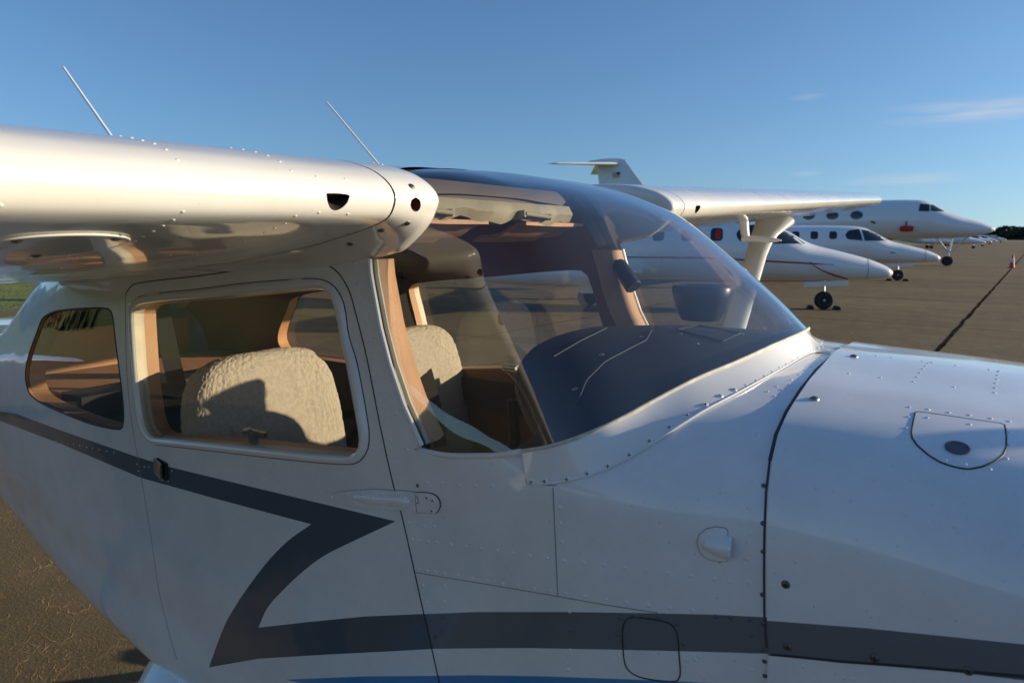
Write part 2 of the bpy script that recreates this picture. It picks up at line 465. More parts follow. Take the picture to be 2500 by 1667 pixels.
def panel(sf, outer, holes=(), regions=(), splits=(), step=0.03, K=3.0, off=0.0, keep=None):
    """triangulates a piece of sheet; returns {split: (verts, faces, mat index, normals)}"""
    V = []; E = []
    def loop(P):
        P = np.asarray(P, float); Q = []
        for i in range(len(P)):
            a, b = P[i], P[(i + 1) % len(P)]
            m = max(1, int(np.ceil(np.hypot(b[0] - a[0], (b[1] - a[1]) * K) / step)))
            Q += [a + (b - a) * j / m for j in range(m)]
        k = len(V); n = len(Q)
        for a, b in Q: V.append(Vector((float(a), float(b) * K)))
        E.extend((k + i, k + (i + 1) % n) for i in range(n))
    outer = np.asarray(outer, float)
    for P in [outer, *holes, *[r[0] for r in regions], *[s[0] for s in splits]]: loop(P)
    a0, b0 = outer.min(0); a1, b1 = outer.max(0)
    ga, gb = np.meshgrid(np.arange(a0 + step * .5, a1, step), np.arange(b0 + step * .5 / K, b1, step / K), indexing='ij')
    ga, gb = ga.ravel(), gb.ravel()
    ok = inside(outer, ga, gb)
    for h in holes: ok &= ~inside(h, ga, gb)
    for a, b in zip(ga[ok], gb[ok]): V.append(Vector((a, b * K)))
    vo, eo, fo, *_ = delaunay_2d_cdt(V, E, [], 0, 1e-5)
    Q = np.array([(v.x, v.y / K) for v in vo])
    F = np.array([f for f in fo])
    c = Q[F].mean(1)
    ok = inside(outer, c[:, 0], c[:, 1])
    for h in holes: ok &= ~inside(h, c[:, 0], c[:, 1])
    F, c = F[ok], c[ok]
    mi = np.zeros(len(F), int)
    for P, k in regions: mi[inside(P, c[:, 0], c[:, 1])] = k
    grp = np.zeros(len(F), int)
    for q, (P, _) in enumerate(splits): grp[inside(P, c[:, 0], c[:, 1])] = q + 1
    X = sf.pt(Q[:, 0], Q[:, 1], off); N = sf.nr(Q[:, 0], Q[:, 1])
    fn = np.cross(X[F[:, 1]] - X[F[:, 0]], X[F[:, 2]] - X[F[:, 0]])
    fl = (fn * N[F[:, 0]]).sum(1) < 0
    F[fl] = F[fl][:, ::-1]
    area = np.linalg.norm(fn, axis=1) > 1e-10
    res = []
    for q in range(len(splits) + 1):
        s = (grp == q) & area
        u, inv = np.unique(F[s], return_inverse=True)
        res.append((X[u], inv.reshape(-1, 3), mi[s], N[u]))
    return res

def mirror(res):
    v, f, m, n = res
    k = np.array((1, -1, 1))
    return v * k, f[:, ::-1], m, n * k

def joined(a, b):
    return (np.vstack([a[0], b[0]]), np.vstack([a[1], b[1] + len(a[0])]), np.r_[a[2], b[2]], np.vstack([a[3], b[3]]))

def put(name, res, mats, parent):
    return me(name, res[0], res[1], mats, parent, True, res[2], res[3])

def ribbon(sf, P, w, lift, name, m, parent, n=None, mir=False):
    """thin raised bead along a path of (s, t) on a sheet"""
    P = np.asarray(P)
    if n: P = resample(P * (1, 3), n) / (1, 3)
    X = sf.pt(P[:, 0], P[:, 1]); N = sf.nr(P[:, 0], P[:, 1])
    T = np.gradient(X, axis=0); B = np.cross(T, N); B /= np.linalg.norm(B, axis=1, keepdims=True) + 1e-12
    prof = [(-w / 2, -0.001), (-w / 2 * .8, lift * .8), (0, lift), (w / 2 * .8, lift * .8), (w / 2, -0.001)]
    v = np.concatenate([X + B * a + N * b for a, b in prof]); k = len(X); f = []
    for r in range(len(prof) - 1):
        for i in range(k - 1): f.append((r * k + i, r * k + i + 1, (r + 1) * k + i + 1, (r + 1) * k + i))
    if mir: v = v * (1, -1, 1)
    return me(name, v, f, m, parent)

def rim_wall(sf, P, depth, name, m, parent, back=None, lift=0.0, mir=False):
    """wall of an opening, running inwards from its edge; optional back plate"""
    P = np.asarray(P)
    X = sf.pt(P[:, 0], P[:, 1], lift); N = sf.nr(P[:, 0], P[:, 1]); n = len(P)
    v = np.vstack([X, X - N * depth]); f = [(i, (i + 1) % n, n + (i + 1) % n, n + i) for i in range(n)]
    if back: v = np.vstack([v, (X - N * depth).mean(0)[None]]); f += [(n + i, n + (i + 1) % n, 2 * n) for i in range(n)]
    if mir: v = v * (1, -1, 1)
    return me(name, v, f, m, parent, smooth=False)

_dome = {}
def dome_mesh(name, r, h, m, n=10, slot=None):
    key = name + str(r)
    if key in _dome: return _dome[key]
    v = []; f = []
    rings = [(1.0, -0.1), (0.93, 0.35), (0.7, 0.75), (0.35, 0.97)]
    for q, z in rings:
        for k in range(n): v.append((r * q * math.cos(2 * math.pi * k / n), r * q * math.sin(2 * math.pi * k / n), h * z))
    v.append((0, 0, h)); c = len(v) - 1
    for i in range(len(rings) - 1):
        for k in range(n): f.append((i * n + k, i * n + (k + 1) % n, (i + 1) * n + (k + 1) % n, (i + 1) * n + k))
    for k in range(n): f.append(((len(rings) - 1) * n + k, (len(rings) - 1) * n + (k + 1) % n, c))
    mi = [0] * len(f)
    if slot is not None:                       # cross recess
        for a, b in ((0.55, 0.12), (0.12, 0.55)):
            k = len(v); v += [(-r * a, -r * b, h * 1.03), (r * a, -r * b, h * 1.03), (r * a, r * b, h * 1.03), (-r * a, r * b, h * 1.03)]
            f.append((k, k + 1, k + 2, k + 3)); mi.append(1)
    d = bpy.data.meshes.new(name); d.from_pydata(v, [], f); d.materials.append(m)
    if slot is not None: d.materials.append(slot)
    d.polygons.foreach_set('material_index', np.array(mi, dtype=np.int32))
    d.polygons.foreach_set('use_smooth', np.ones(len(f), dtype=bool))
    _dome[key] = d
    return d

def stud(name, d, sf, st, parent, lift=0.0):
    p = sf.pt(np.array(st[0]), np.array(st[1]), lift); n = sf.nr(np.array(st[0]), np.array(st[1]))
    o = bpy.data.objects.new(name, d)
    o.matrix_local = Matrix.Translation(Vector(p)) @ Vector(n).to_track_quat('Z', 'Y').to_matrix().to_4x4() @ Matrix.Rotation(random.random() * 3, 4, 'Z')
    return link(o, parent)

def along(P, n):
    return [tuple(p) for p in resample(np.array(P, float), n)]

# ================================================================== GROUND
def ground_material():
    m = bpy.data.materials.new('worn_asphalt')
    n, l, b = nodes(m)
    b.inputs['Roughness'].default_value = 0.85
    b.inputs['Specular IOR Level'].default_value = 0.25
    t = n.new('ShaderNodeTexCoord')
    def nz(s, d, r=0.55):
        z = n.new('ShaderNodeTexNoise'); z.inputs['Scale'].default_value = s; z.inputs['Detail'].default_value = d; z.inputs['Roughness'].default_value = r
        l.new(t.outputs['Object'], z.inputs['Vector']); return z
    big, mid, fine = nz(0.16, 5), nz(1.6, 8, 0.65), nz(55, 5, 0.7)
    # streaks lying along the apron
    mp = n.new('ShaderNodeMapping'); mp.inputs['Scale'].default_value = (0.10, 0.9, 1); mp.inputs['Rotation'].default_value = (0, 0, R(-8))
    st = n.new('ShaderNodeTexNoise'); st.inputs['Scale'].default_value = 1.0; st.inputs['Detail'].default_value = 6
    l.new(t.outputs['Object'], mp.inputs['Vector']); l.new(mp.outputs['Vector'], st.inputs['Vector'])
    r1 = n.new('ShaderNodeValToRGB')
    e = r1.color_ramp.elements
    e[0].position = 0.32; e[0].color = (0.062, 0.045, 0.022, 1)
    e[1].position = 0.70; e[1].color = (0.200, 0.150, 0.078, 1)
    a1 = n.new('ShaderNodeMath'); a1.operation = 'MULTIPLY_ADD'; a1.inputs[1].default_value = 0.35
    a2 = n.new('ShaderNodeMath'); a2.operation = 'MULTIPLY_ADD'; a2.inputs[1].default_value = 0.30
    a3 = n.new('ShaderNodeMath'); a3.operation = 'MULTIPLY_ADD'; a3.inputs[1].default_value = 0.42
    a4 = n.new('ShaderNodeMath'); a4.operation = 'MULTIPLY'; a4.inputs[1].default_value = 0.25
    l.new(fine.outputs['Fac'], a4.inputs[0])
    l.new(st.outputs['Fac'], a3.inputs[0]); l.new(a4.outputs[0], a3.inputs[2])
    l.new(mid.outputs['Fac'], a2.inputs[0]); l.new(a3.outputs[0], a2.inputs[2])
    l.new(big.outputs['Fac'], a1.inputs[0]); l.new(a2.outputs[0], a1.inputs[2])
    sub = n.new('ShaderNodeMath'); sub.operation = 'SUBTRACT'; sub.inputs[1].default_value = 0.145
    l.new(a1.outputs[0], sub.inputs[0]); l.new(sub.outputs[0], r1.inputs['Fac'])
    # crazed cracks with dry grass in them
    wp = n.new('ShaderNodeVectorMath'); wp.operation = 'ADD'
    wz = nz(2.2, 4); ws = n.new('ShaderNodeVectorMath'); ws.operation = 'SCALE'; ws.inputs['Scale'].default_value = 0.55
    l.new(wz.outputs['Color'], ws.inputs[0]); l.new(t.outputs['Object'], wp.inputs[0]); l.new(ws.outputs['Vector'], wp.inputs[1])
    fac = None
    for scl, wd in ((3.2, 0.016), (9.0, 0.022)):
        mpp = n.new('ShaderNodeMapping'); mpp.inputs['Scale'].default_value = (0.8, 1.7, 1)
        l.new(wp.outputs['Vector'], mpp.inputs['Vector'])
        vo = n.new('ShaderNodeTexVoronoi'); vo.feature = 'DISTANCE_TO_EDGE'; vo.inputs['Scale'].default_value = scl
        l.new(mpp.outputs['Vector'], vo.inputs['Vector'])
        rr = n.new('ShaderNodeMapRange'); rr.inputs['From Min'].default_value = 0.0; rr.inputs['From Max'].default_value = wd * 1.6
        rr.inputs['To Min'].default_value = 1.0; rr.inputs['To Max'].default_value = 0.0
        l.new(vo.outputs['Distance'], rr.inputs['Value'])
        g = nz(1.1 * scl ** 0.5, 5)
        gr = n.new('ShaderNodeMapRange'); gr.inputs['From Min'].default_value = 0.47; gr.inputs['From Max'].default_value = 0.60
        l.new(g.outputs['Fac'], gr.inputs['Value'])
        mm = n.new('ShaderNodeMath'); mm.operation = 'MULTIPLY'
        l.new(rr.outputs['Result'], mm.inputs[0]); l.new(gr.outputs['Result'], mm.inputs[1])
        if fac is None: fac = mm
        else:
            mx = n.new('ShaderNodeMath'); mx.operation = 'MAXIMUM'
            l.new(fac.outputs[0], mx.inputs[0]); l.new(mm.outputs[0], mx.inputs[1]); fac = mx
    mix = n.new('ShaderNodeMix'); mix.data_type = 'RGBA'
    mix.inputs['B'].default_value = (0.34, 0.22, 0.085, 1)
    l.new(fac.outputs[0], mix.inputs['Factor']); l.new(r1.outputs['Color'], mix.inputs['A'])
    l.new(mix.outputs['Result'], b.inputs['Base Color'])
    bu = n.new('ShaderNodeBump'); bu.inputs['Distance'].default_value = 0.012
    ad = n.new('ShaderNodeMath'); ad.operation = 'MULTIPLY_ADD'; ad.inputs[1].default_value = 0.6
    l.new(fac.outputs[0], ad.inputs[0]); l.new(fine.outputs['Fac'], ad.inputs[2])
    l.new(ad.outputs[0], bu.inputs['Height']); l.new(bu.outputs['Normal'], b.inputs['Normal'])
    return m
M['ground'] = ground_material()

def grass_material():
    m = bpy.data.materials.new('mown_grass')
    n, l, b = nodes(m)
    b.inputs['Roughness'].default_value = 0.9
    t = n.new('ShaderNodeTexCoord')
    z = n.new('ShaderNodeTexNoise'); z.inputs['Scale'].default_value = 0.5; z.inputs['Detail'].default_value = 9; z.inputs['Roughness'].default_value = 0.7
    r = n.new('ShaderNodeValToRGB'); e = r.color_ramp.elements
    e[0].position = 0.3; e[0].color = (0.075, 0.115, 0.014, 1)
    e[1].position = 0.7; e[1].color = (0.21, 0.23, 0.035, 1)
    l.new(t.outputs['Object'], z.inputs['Vector']); l.new(z.outputs['Fac'], r.inputs['Fac']); l.new(r.outputs['Color'], b.inputs['Base Color'])
    z2 = n.new('ShaderNodeTexNoise'); z2.inputs['Scale'].default_value = 6; z2.inputs['Detail'].default_value = 6
    bu = n.new('ShaderNodeBump'); bu.inputs['Distance'].default_value = 0.25
    l.new(t.outputs['Object'], z2.inputs['Vector']); l.new(z2.outputs['Fac'], bu.inputs['Height']); l.new(bu.outputs['Normal'], b.inputs['Normal'])
    return m
M['grass'] = grass_material()
M['field'] = mat('far_field', (0.12, 0.10, 0.055), 0.95, vary=0.3, scale=0.02)

g = me('ground', [(-3000, -3000, -0.02), (3000, -3000, -0.02), (3000, 3000, -0.02), (-3000, 3000, -0.02)], [(0, 1, 2, 3)], M['field'], smooth=False); g['kind'] = 'structure'
A0 = 0.059
def apr(u, v): return (u * math.cos(-A0) - v * math.sin(-A0), u * math.sin(-A0) + v * math.cos(-A0))
ap = me('apron', [(*apr(a, b), 0.0) for a, b in ((-22.5, -260), (120, -260), (120, 330), (-22.5, 330))], [(0, 1, 2, 3)], M['ground'], smooth=False); ap['kind'] = 'structure'
gf = me('grass_field', [(*apr(a, b), -0.008) for a, b in ((-420, -420), (-22.5, -420), (-22.5, 420), (-420, 420))], [(0, 1, 2, 3)], M['grass'], smooth=False); gf['kind'] = 'structure'

M['joint'] = mat('joint_filler', (0.036, 0.027, 0.017), 1.0, vary=0.6, scale=2, spec=0.0)
def joint(u0, v0, u1, v1, w):
    n = max(2, int(math.hypot(u1 - u0, v1 - v0) / 0.5)); v = []; f = []
    dx, dy = (u1 - u0), (v1 - v0); L = math.hypot(dx, dy); nx, ny = -dy / L, dx / L
    for i in range(n + 1):
        q = i / n; jx = noise.noise(Vector((u0 * 3.1 + q * L * 0.9, v0, 0))) * 0.035; ww = w * (0.65 + 0.6 * abs(noise.noise(Vector((q * L * 1.7, u0, v0)))))
        for sgn in (-1, 1):
            a, b = u0 + dx * q + nx * (jx + sgn * ww / 2), v0 + dy * q + ny * (jx + sgn * ww / 2)
            v.append((*apr(a, b), 0.004))
        if i: f.append((2 * i - 2, 2 * i - 1, 2 * i + 1, 2 * i))
    return me('joint', v, f, M['joint'], ap, smooth=False)
# the long joint that runs out to the cone, its neighbours, and cross joints between them
JU = -0.43 * math.cos(A0) - 12.843 * math.sin(A0)
for k in (-3, -2, -1, 0, 1): joint(JU + 7.6 * k, -12, JU + 7.6 * k, 120, 0.105 if k == 0 else 0.05)
for v in (-6.0, 1.4, 8.8, 16.4, 23.8, 31.2, 39, 47, 62, 78): joint(JU - 22.0, v, JU + 15, v + 0.3, 0.035)

# ------------------------------------------------------------------ far wood, one mass on the horizon
def leaf_mass(name, x0, y0, x1, y1, hgt, depth, n, seed):
    rnd = random.Random(seed); v = []; f = []
    clumps = []
    L = math.hypot(x1 - x0, y1 - y0)
    for i in range(int(L / 1.3)):
        q = rnd.random(); h = hgt * rnd.uniform(0.55, 1.0) * (0.75 + 0.4 * noise.noise(Vector((q * L / 45, seed, 0))))
        clumps.append((x0 + (x1 - x0) * q + rnd.uniform(-depth, depth), y0 + (y1 - y0) * q + rnd.uniform(-depth, depth), h, rnd.uniform(3.0, 6.5)))
    for _ in range(n):
        cx, cy, h, r = rnd.choice(clumps)
        u, w, a = rnd.random() ** 0.5, rnd.random(), rnd.random() * 6.283
        z = h * (0.04 + 0.96 * w); rr = r * u * (1.0 if w < 0.65 else math.sqrt(max(0.03, 1 - ((w - 0.65) / 0.36) ** 2)))
        p = Vector((cx + rr * math.cos(a), cy + rr * math.sin(a), z)); s = rnd.uniform(0.5, 1.3)
        d1 = Vector((rnd.gauss(0, 1), rnd.gauss(0, 1), rnd.gauss(0, 1))).normalized() * s
        d2 = d1.cross(Vector((rnd.gauss(0, 1), rnd.gauss(0, 1), rnd.gauss(0, 1)))).normalized() * s
        k = len(v); v += [p + d1, p + d2, p - d1, p - d2]; f.append((k, k + 1, k + 2, k + 3))
    o = me(name, v, f, M['leaf'], smooth=False); o['kind'] = 'stuff'
    return o
M['leaf'] = mat('far_foliage', (0.045, 0.065, 0.03), 0.9, vary=0.35, scale=0.15)
leaf_mass('wood', -140, 480, 75, 470, 8.6, 9, 60000, 3)
leaf_mass('wood', -150, 130, -190, -160, 12, 9, 40000, 5)

# ================================================================== FOREGROUND AIRPLANE
plane = thing('small_airplane', 'white high-wing propeller airplane with grey stripe, filling the foreground', 'airplane')
TILT = 0.045                                       # it sits slightly nose up

def loft_half(stations, ns, nt, s0, s1, grow=0.0):
    S = np.array([a for a, _ in stations]); C = np.array([p for _, p in stations], float)
    o = np.argsort(S); S, C = S[o], C[o]
    sv = np.linspace(s0, s1, ns); ctl = crom(C, S, sv)
    G = np.zeros((ns, nt, 3))
    for i in range(ns):
        P = ctl[i]
        # mirrored ends give horizontal tangents at top and bottom centre
        Q = np.vstack([P[2:0:-1] * (-1, 1), P, P[-2:-4:-1] * (-1, 1)])
        L = np.r_[0, np.cumsum(np.linalg.norm(np.diff(Q, axis=0), axis=1) ** 0.6)]
        d = crom(Q, L, np.linspace(L[2], L[len(P) + 1], 500))
        d = resample(d, nt)
        G[i, :, 1] = -d[:, 0]; G[i, :, 2] = d[:, 1]
        G[i, :, 0] = sv[i] + TILT * (1.7 - d[:, 1])
    if grow:
        c = np.array((0, 0, 1)) * 1.4
        sf = Surf(s0, s1, G, lambda g: g - g.mean(1, keepdims=True)); G = G + sf.N * grow
        G[:, 0, 1] = 0; G[:, -1, 1] = 0
    return Surf(s0, s1, G, lambda g: (g - g.mean(1, keepdims=True)) * (0, 1, 1))

ST = [
 (0.95, [(0,1.60),(.08,1.595),(.16,1.575),(.26,1.53),(.33,1.45),(.355,1.36),(.35,1.25),(.32,1.10),(.24,.98),(0,.93)]),
 (0.70, [(0,1.70),(.11,1.692),(.22,1.675),(.33,1.63),(.40,1.55),(.425,1.45),(.425,1.30),(.40,1.12),(.31,.97),(0,.91)]),
 (0.35, [(0,1.773),(.13,1.766),(.25,1.752),(.375,1.715),(.45,1.64),(.475,1.53),(.475,1.36),(.45,1.16),(.38,1.0),(0,.92)]),
 (0.10, [(0,1.800),(.14,1.793),(.265,1.780),(.395,1.746),(.467,1.675),(.487,1.57),(.485,1.39),(.465,1.19),(.40,1.01),(0,.92)]),
 (-0.20, [(0,1.813),(.14,1.806),(.27,1.795),(.40,1.760),(.468,1.69),(.485,1.58),(.483,1.40),(.468,1.2),(.41,1.01),(0,.91)]),
 (-0.35, [(0,1.822),(.15,1.817),(.30,1.80),(.43,1.76),(.503,1.68),(.515,1.57),(.51,1.38),(.495,1.15),(.43,.95),(0,.85)]),
 (-0.55, [(0,1.87),(.17,1.865),(.33,1.84),(.465,1.785),(.533,1.69),(.54,1.57),(.535,1.35),(.525,1.1),(.46,.88),(0,.80)]),
 (-0.78, [(0,2.15),(.2,2.145),(.38,2.12),(.50,2.02),(.53,1.80),(.543,1.62),(.545,1.35),(.54,1.08),(.49,.83),(0,.75)]),
 (-0.95, [(0,2.180),(.2,2.176),(.40,2.15),(.505,2.03),(.532,1.80),(.545,1.62),(.55,1.35),(.545,1.07),(.5,.82),(0,.735)]),
 (-1.30, [(0,2.205),(.2,2.20),(.40,2.17),(.505,2.04),(.532,1.80),(.545,1.62),(.55,1.35),(.545,1.07),(.5,.82),(0,.73)]),
 (-1.75, [(0,2.19),(.2,2.185),(.39,2.15),(.49,2.03),(.525,1.80),(.542,1.62),(.546,1.35),(.54,1.08),(.495,.83),(0,.735)]),
 (-2.20, [(0,2.13),(.19,2.125),(.36,2.09),(.455,1.98),(.502,1.78),(.526,1.61),(.53,1.35),(.522,1.1),(.47,.86),(0,.765)]),
 (-2.60, [(0,1.98),(.17,1.97),(.31,1.94),(.405,1.86),(.462,1.72),(.492,1.56),(.495,1.34),(.483,1.12),(.43,.88),(0,.79)]),
 (-3.10, [(0,1.73),(.15,1.725),(.26,1.71),(.35,1.665),(.41,1.58),(.432,1.47),(.433,1.29),(.418,1.1),(.36,.90),(0,.82)]),
 (-3.70, [(0,1.62),(.12,1.615),(.22,1.60),(.30,1.56),(.345,1.48),(.36,1.38),(.36,1.24),(.34,1.09),(.28,.94),(0,.87)]),
 (-4.80, [(0,1.52),(.08,1.515),(.15,1.50),(.205,1.465),(.235,1.41),(.243,1.34),(.24,1.25),(.225,1.15),(.18,1.05),(0,1.01)]),
 (-6.20, [(0,1.42),(.03,1.418),(.055,1.41),(.075,1.40),(.088,1.375),(.092,1.34),(.09,1.30),(.08,1.26),(.06,1.22),(0,1.20)]),
]
body = loft_half(ST, 420, 260, -0.165, -6.2)
cowl = loft_half(ST, 160, 260, 0.95, -0.26, grow=0.006)

# ---- outlines read off the photograph, laid on the sheet
q = 0.3188
door_top = [(308,716),(319,700),(335,692),(491,673),(683,650),(769,643),(797,646),(826,666),(848,700),(861,736),(899,889),(962,1190),(983,1265),(1010,1385),(1040,1520),(1072,1662)]
door_rear = [(308,716),(306,760),(318,1000),(345,1166),(372,1330),(402,1500),(432,1610)]
win_out = Z(300, 640, q, [(55,345),(80,300),(130,265),(180,250),(600,205),(1230,140),(1400,128),(1520,135),(1600,170),(1660,240),(1700,350),(1730,560),(1800,800),(1880,1250),(1882,1400),(1840,1490),(1740,1545),(1000,1480),(300,1400),(220,1380),(150,1300),(110,1150),(70,700),(50,450)])
win_in = Z(300, 640, q, [(82,395),(104,350),(145,325),(600,284),(900,258),(1480,208),(1550,220),(1600,270),(1640,420),(1700,700),(1800,1250),(1815,1380),(1790,1440),(1730,1475),(1000,1410),(300,1345),(220,1325),(170,1250),(140,1100),(100,700)])
rear_win = Z(0, 640, 0.2934, [(345,480),(430,420),(560,395),(700,385),(880,385),(930,420),(950,550),(1000,950),(1028,1200),(1025,1350),(985,1390),(700,1325),(420,1210),(260,1110),(215,1000),(215,880),(255,720),(300,600)])

WO = body.path(win_out); WI = body.path(win_in); RW = body.path(rear_win)
def dens(P, n): return resample(np.asarray(P) * (1, 3), n, True) / (1, 3)
WOd, WId, RWd = dens(smooth_poly(WO, True, 5), 120), dens(smooth_poly(WI, True, 5), 120), dens(smooth_poly(RW, True, 4), 90)
DT = smooth_poly(body.path(door_top), False, 4); DR = smooth_poly(body.path(door_rear), False, 4)
# close the door below the frame
dbot = np.array([DT[-1] + (0.01, 0.03), DR[-1] + (-0.01, 0.02)])
door_poly = np.vstack([DT, dbot, DR[::-1][:-1]])

# windshield opening: base line, door post, roof line
base_px = [(1985,808),(1930,830),(1850,865),(1775,897),(1700,930),(1640,966),(1580,1003),(1520,1038),(1460,1068),(1415,1085),(1370,1097),(1320,1105),(1270,1110),(1210,1115),(1150,1118),(1100,1120),(1062,1117)]
post_px = [(1045,1108),(1030,1085),(985,985),(953,890),(930,800),(915,720),(906,670),(903,632)]
# glass line in space (near half, from the post to the centre line)
GB = np.array([(-.768,-.534,1.668),(-.70,-.539,1.671),(-.643,-.540,1.681),(-.59,-.540,1.692),(-.548,-.537,1.705),(-.505,-.531,1.718),(-.468,-.518,1.733),(-.435,-.495,1.750),(-.410,-.458,1.765),(-.388,-.41,1.781),(-.350,-.33,1.806),(-.312,-.235,1.824),(-.282,-.14,1.840),(-.262,-.06,1.849),(-.256,0,1.852)])
P0 = body.path(post_px)
gbd = resample(smooth_poly(GB, False, 8), 48)
k_side = int(np.argmin(np.abs(gbd[:, 0] + .53)))
in_ = gbd.copy(); in_[:, 0] -= .004 * np.clip((gbd[:, 0] + .60) / .2, 0, 1)
foot = body.project(in_[k_side:] + (0, 0, .3), (0, 0, -1))
side = body.project(gbd[:k_side:3], (0, 1, 0))
ry = np.linspace(-.47, -.01, 14)
roof_edge = body.project(np.stack([-.985 + .05 * (np.abs(ry) / .492) ** 2, ry, np.full(14, 2.6)], 1), (0, 0, -1))
roof_edge = np.vstack([roof_edge, [(roof_edge[-1][0], -.05)]])
open_poly = np.vstack([[(foot[-1][0], -0.05)], foot[::-1], side[::-1], P0[1:], roof_edge])

# rear (aft) window corner that shows past the quarter window
aft_win = Z(0, 640, 0.2934, [(190,640),(120,740),(62,830),(55,880),(95,905),(130,800),(160,730)])
AW = np.array([(-2.78, 0.02), (-2.78, 0.135), (-2.86, 0.185), (-3.02, 0.20), (-3.06, 0.17), (-3.06, 0.02)])
AWo = np.vstack([[(-2.78, -0.05)], AW[0:1], AW[1:], [(-3.06, -0.05)]])

# stripes
up_top = [(-60,982),(0,1004),(41,1010),(153,1052),(332,1114),(375,1127),(416,1140),(702,1209),(966,1272)]
z_in = [(880,1312),(795,1354),(745,1390),(702,1429),(655,1480),(631,1531)]
low_top = [(748,1518),(889,1504),(1029,1498),(1163,1493),(1375,1493),(1588,1496),(1758,1500),(1870,1506),(1905,1508)]
low_bot = [(1905,1597),(1877,1595),(1715,1590),(1503,1585),(1290,1581),(1120,1582),(935,1590),(795,1597),(631,1607),(510,1628)]
z_out = [(530,1572),(552,1518),(580,1470),(608,1429),(655,1368),(705,1318),(760,1279)]
up_bot = [(702,1264),(520,1215),(344,1166),(153,1085),(0,1027),(-60,1003)]
z_in = [tuple(p) for p in smooth_poly(np.array([(966,1272)] + z_in), False, 6)[6:]]; z_out = [tuple(p) for p in smooth_poly(np.array([(510,1628)] + z_out), False, 6)[6:]]
slate = body.dpath(up_top + z_in + low_top[:3] + [(1040,1498),(1058,1583)] + low_bot[6:] + z_out + up_bot)
sl_a, sl_b = slate[0], slate[len(slate) - 1]
for q_ in range(len(slate) - 1, 0, -1):                       # drop the closing run along the left edge, carry the stripe back to the tail
    if abs(slate[q_][0] - sl_a[0]) > .03: break
sl_b = slate[q_]; slate = np.vstack([slate[:q_ + 1], [(-4.0, sl_b[1] - .01), (-5.6, sl_a[1] - .01), (-4.0, sl_a[1] - .01)]])
grey = body.dpath([(1040,1498)] + low_top[3:] + low_bot[:6] + [(1058,1583)])  # forward run of the one stripe, in the tone lightened for reflections
blue = body.dpath([(697,1658),(889,1650),(1100,1648),(1163,1647),(1333,1650),(1503,1656),(1673,1663),(1800,1669),(1900,1674),(1900,1760),(1500,1740),(1163,1730),(889,1700)])

outer = np.array([(-0.165, 0), (-0.165, 1), (-6.2, 1), (-6.2, 0)])
outer = np.vstack([np.array([(-0.165, -0.0), (-0.165, 1.0)]), np.array([(-6.2, 1.0), (-6.2, 0.0)])])
skins = panel(body, outer, holes=[open_poly, dens(WOd, 80), RWd, AWo],
              regions=[(slate, 1), (grey, 2), (blue, 3)], splits=[(door_poly, 0)], step=0.032)
SKM = [M['white'], M['slate_stripe'], M['grey_stripe'], M['blue_stripe']]
fus = put('fuselage', joined(skins[0], mirror(skins[0])), SKM, plane)
door = put('door', skins[1], SKM, plane)
door2 = put('door', mirror(skins[1]), SKM, plane)
# tail end cap
cap = body.pt(np.full(40, -6.2), np.linspace(0, 1, 40)); capv = np.vstack([cap, cap[::-1] * (1, -1, 1)])
me('tail_cone_cap', np.vstack([capv, [cap.mean(0) * (1, 0, 1)]]), [(i, (i + 1) % 80, 80) for i in range(80)], M['white'], plane, smooth=False)

# ---- inner lining: door thickness, window reveals, headliner
LIN = 0.055
inner_outer = np.array([(-0.965, 0.0), (-0.955, 0.17), (-0.93, P0[-1][1] - .02), (-0.91, P0[-1][1] + .01), (-0.855, P0[2][1]), (-0.83, 0.42), (-0.83, 0.80), (-2.95, 0.80), (-2.95, 0.0)])
liner_cut = np.vstack([[(-0.80, P0[0][1] + .004)], P0[1:] + (-0.035, 0), [(-0.90, P0[-1][1] - 0.05), (-0.92, 0.16), (-0.92, -0.05), (-0.80, -0.05)]])
lin = panel(body, inner_outer, holes=[dens(WId, 80), RWd, np.vstack([[(-2.78, -0.05)], AW, [(-3.06, -0.05)]])], step=0.05, off=-LIN)
liner = put('cabin_lining', joined(lin[0], mirror(lin[0])), M['lining'], plane)
for mir in (False, True):
    rim_wall(body, WId, LIN * 0.45, 'window_reveal', M['cream'], door2 if mir else door, mir=mir)
    k = np.asarray(WId)
    X = body.pt(k[:, 0], k[:, 1], -LIN * 0.45); Y = body.pt(k[:, 0], k[:, 1], -LIN); n = len(k)
    me('window_reveal', np.vstack([X, Y]) * (1, -1 if mir else 1, 1), [(i, (i + 1) % n, n + (i + 1) % n, n + i) for i in range(n)], M['tan'], door2 if mir else door, smooth=False)
    rim_wall(body, RWd, LIN, 'window_reveal', M['tan'], fus, mir=mir)

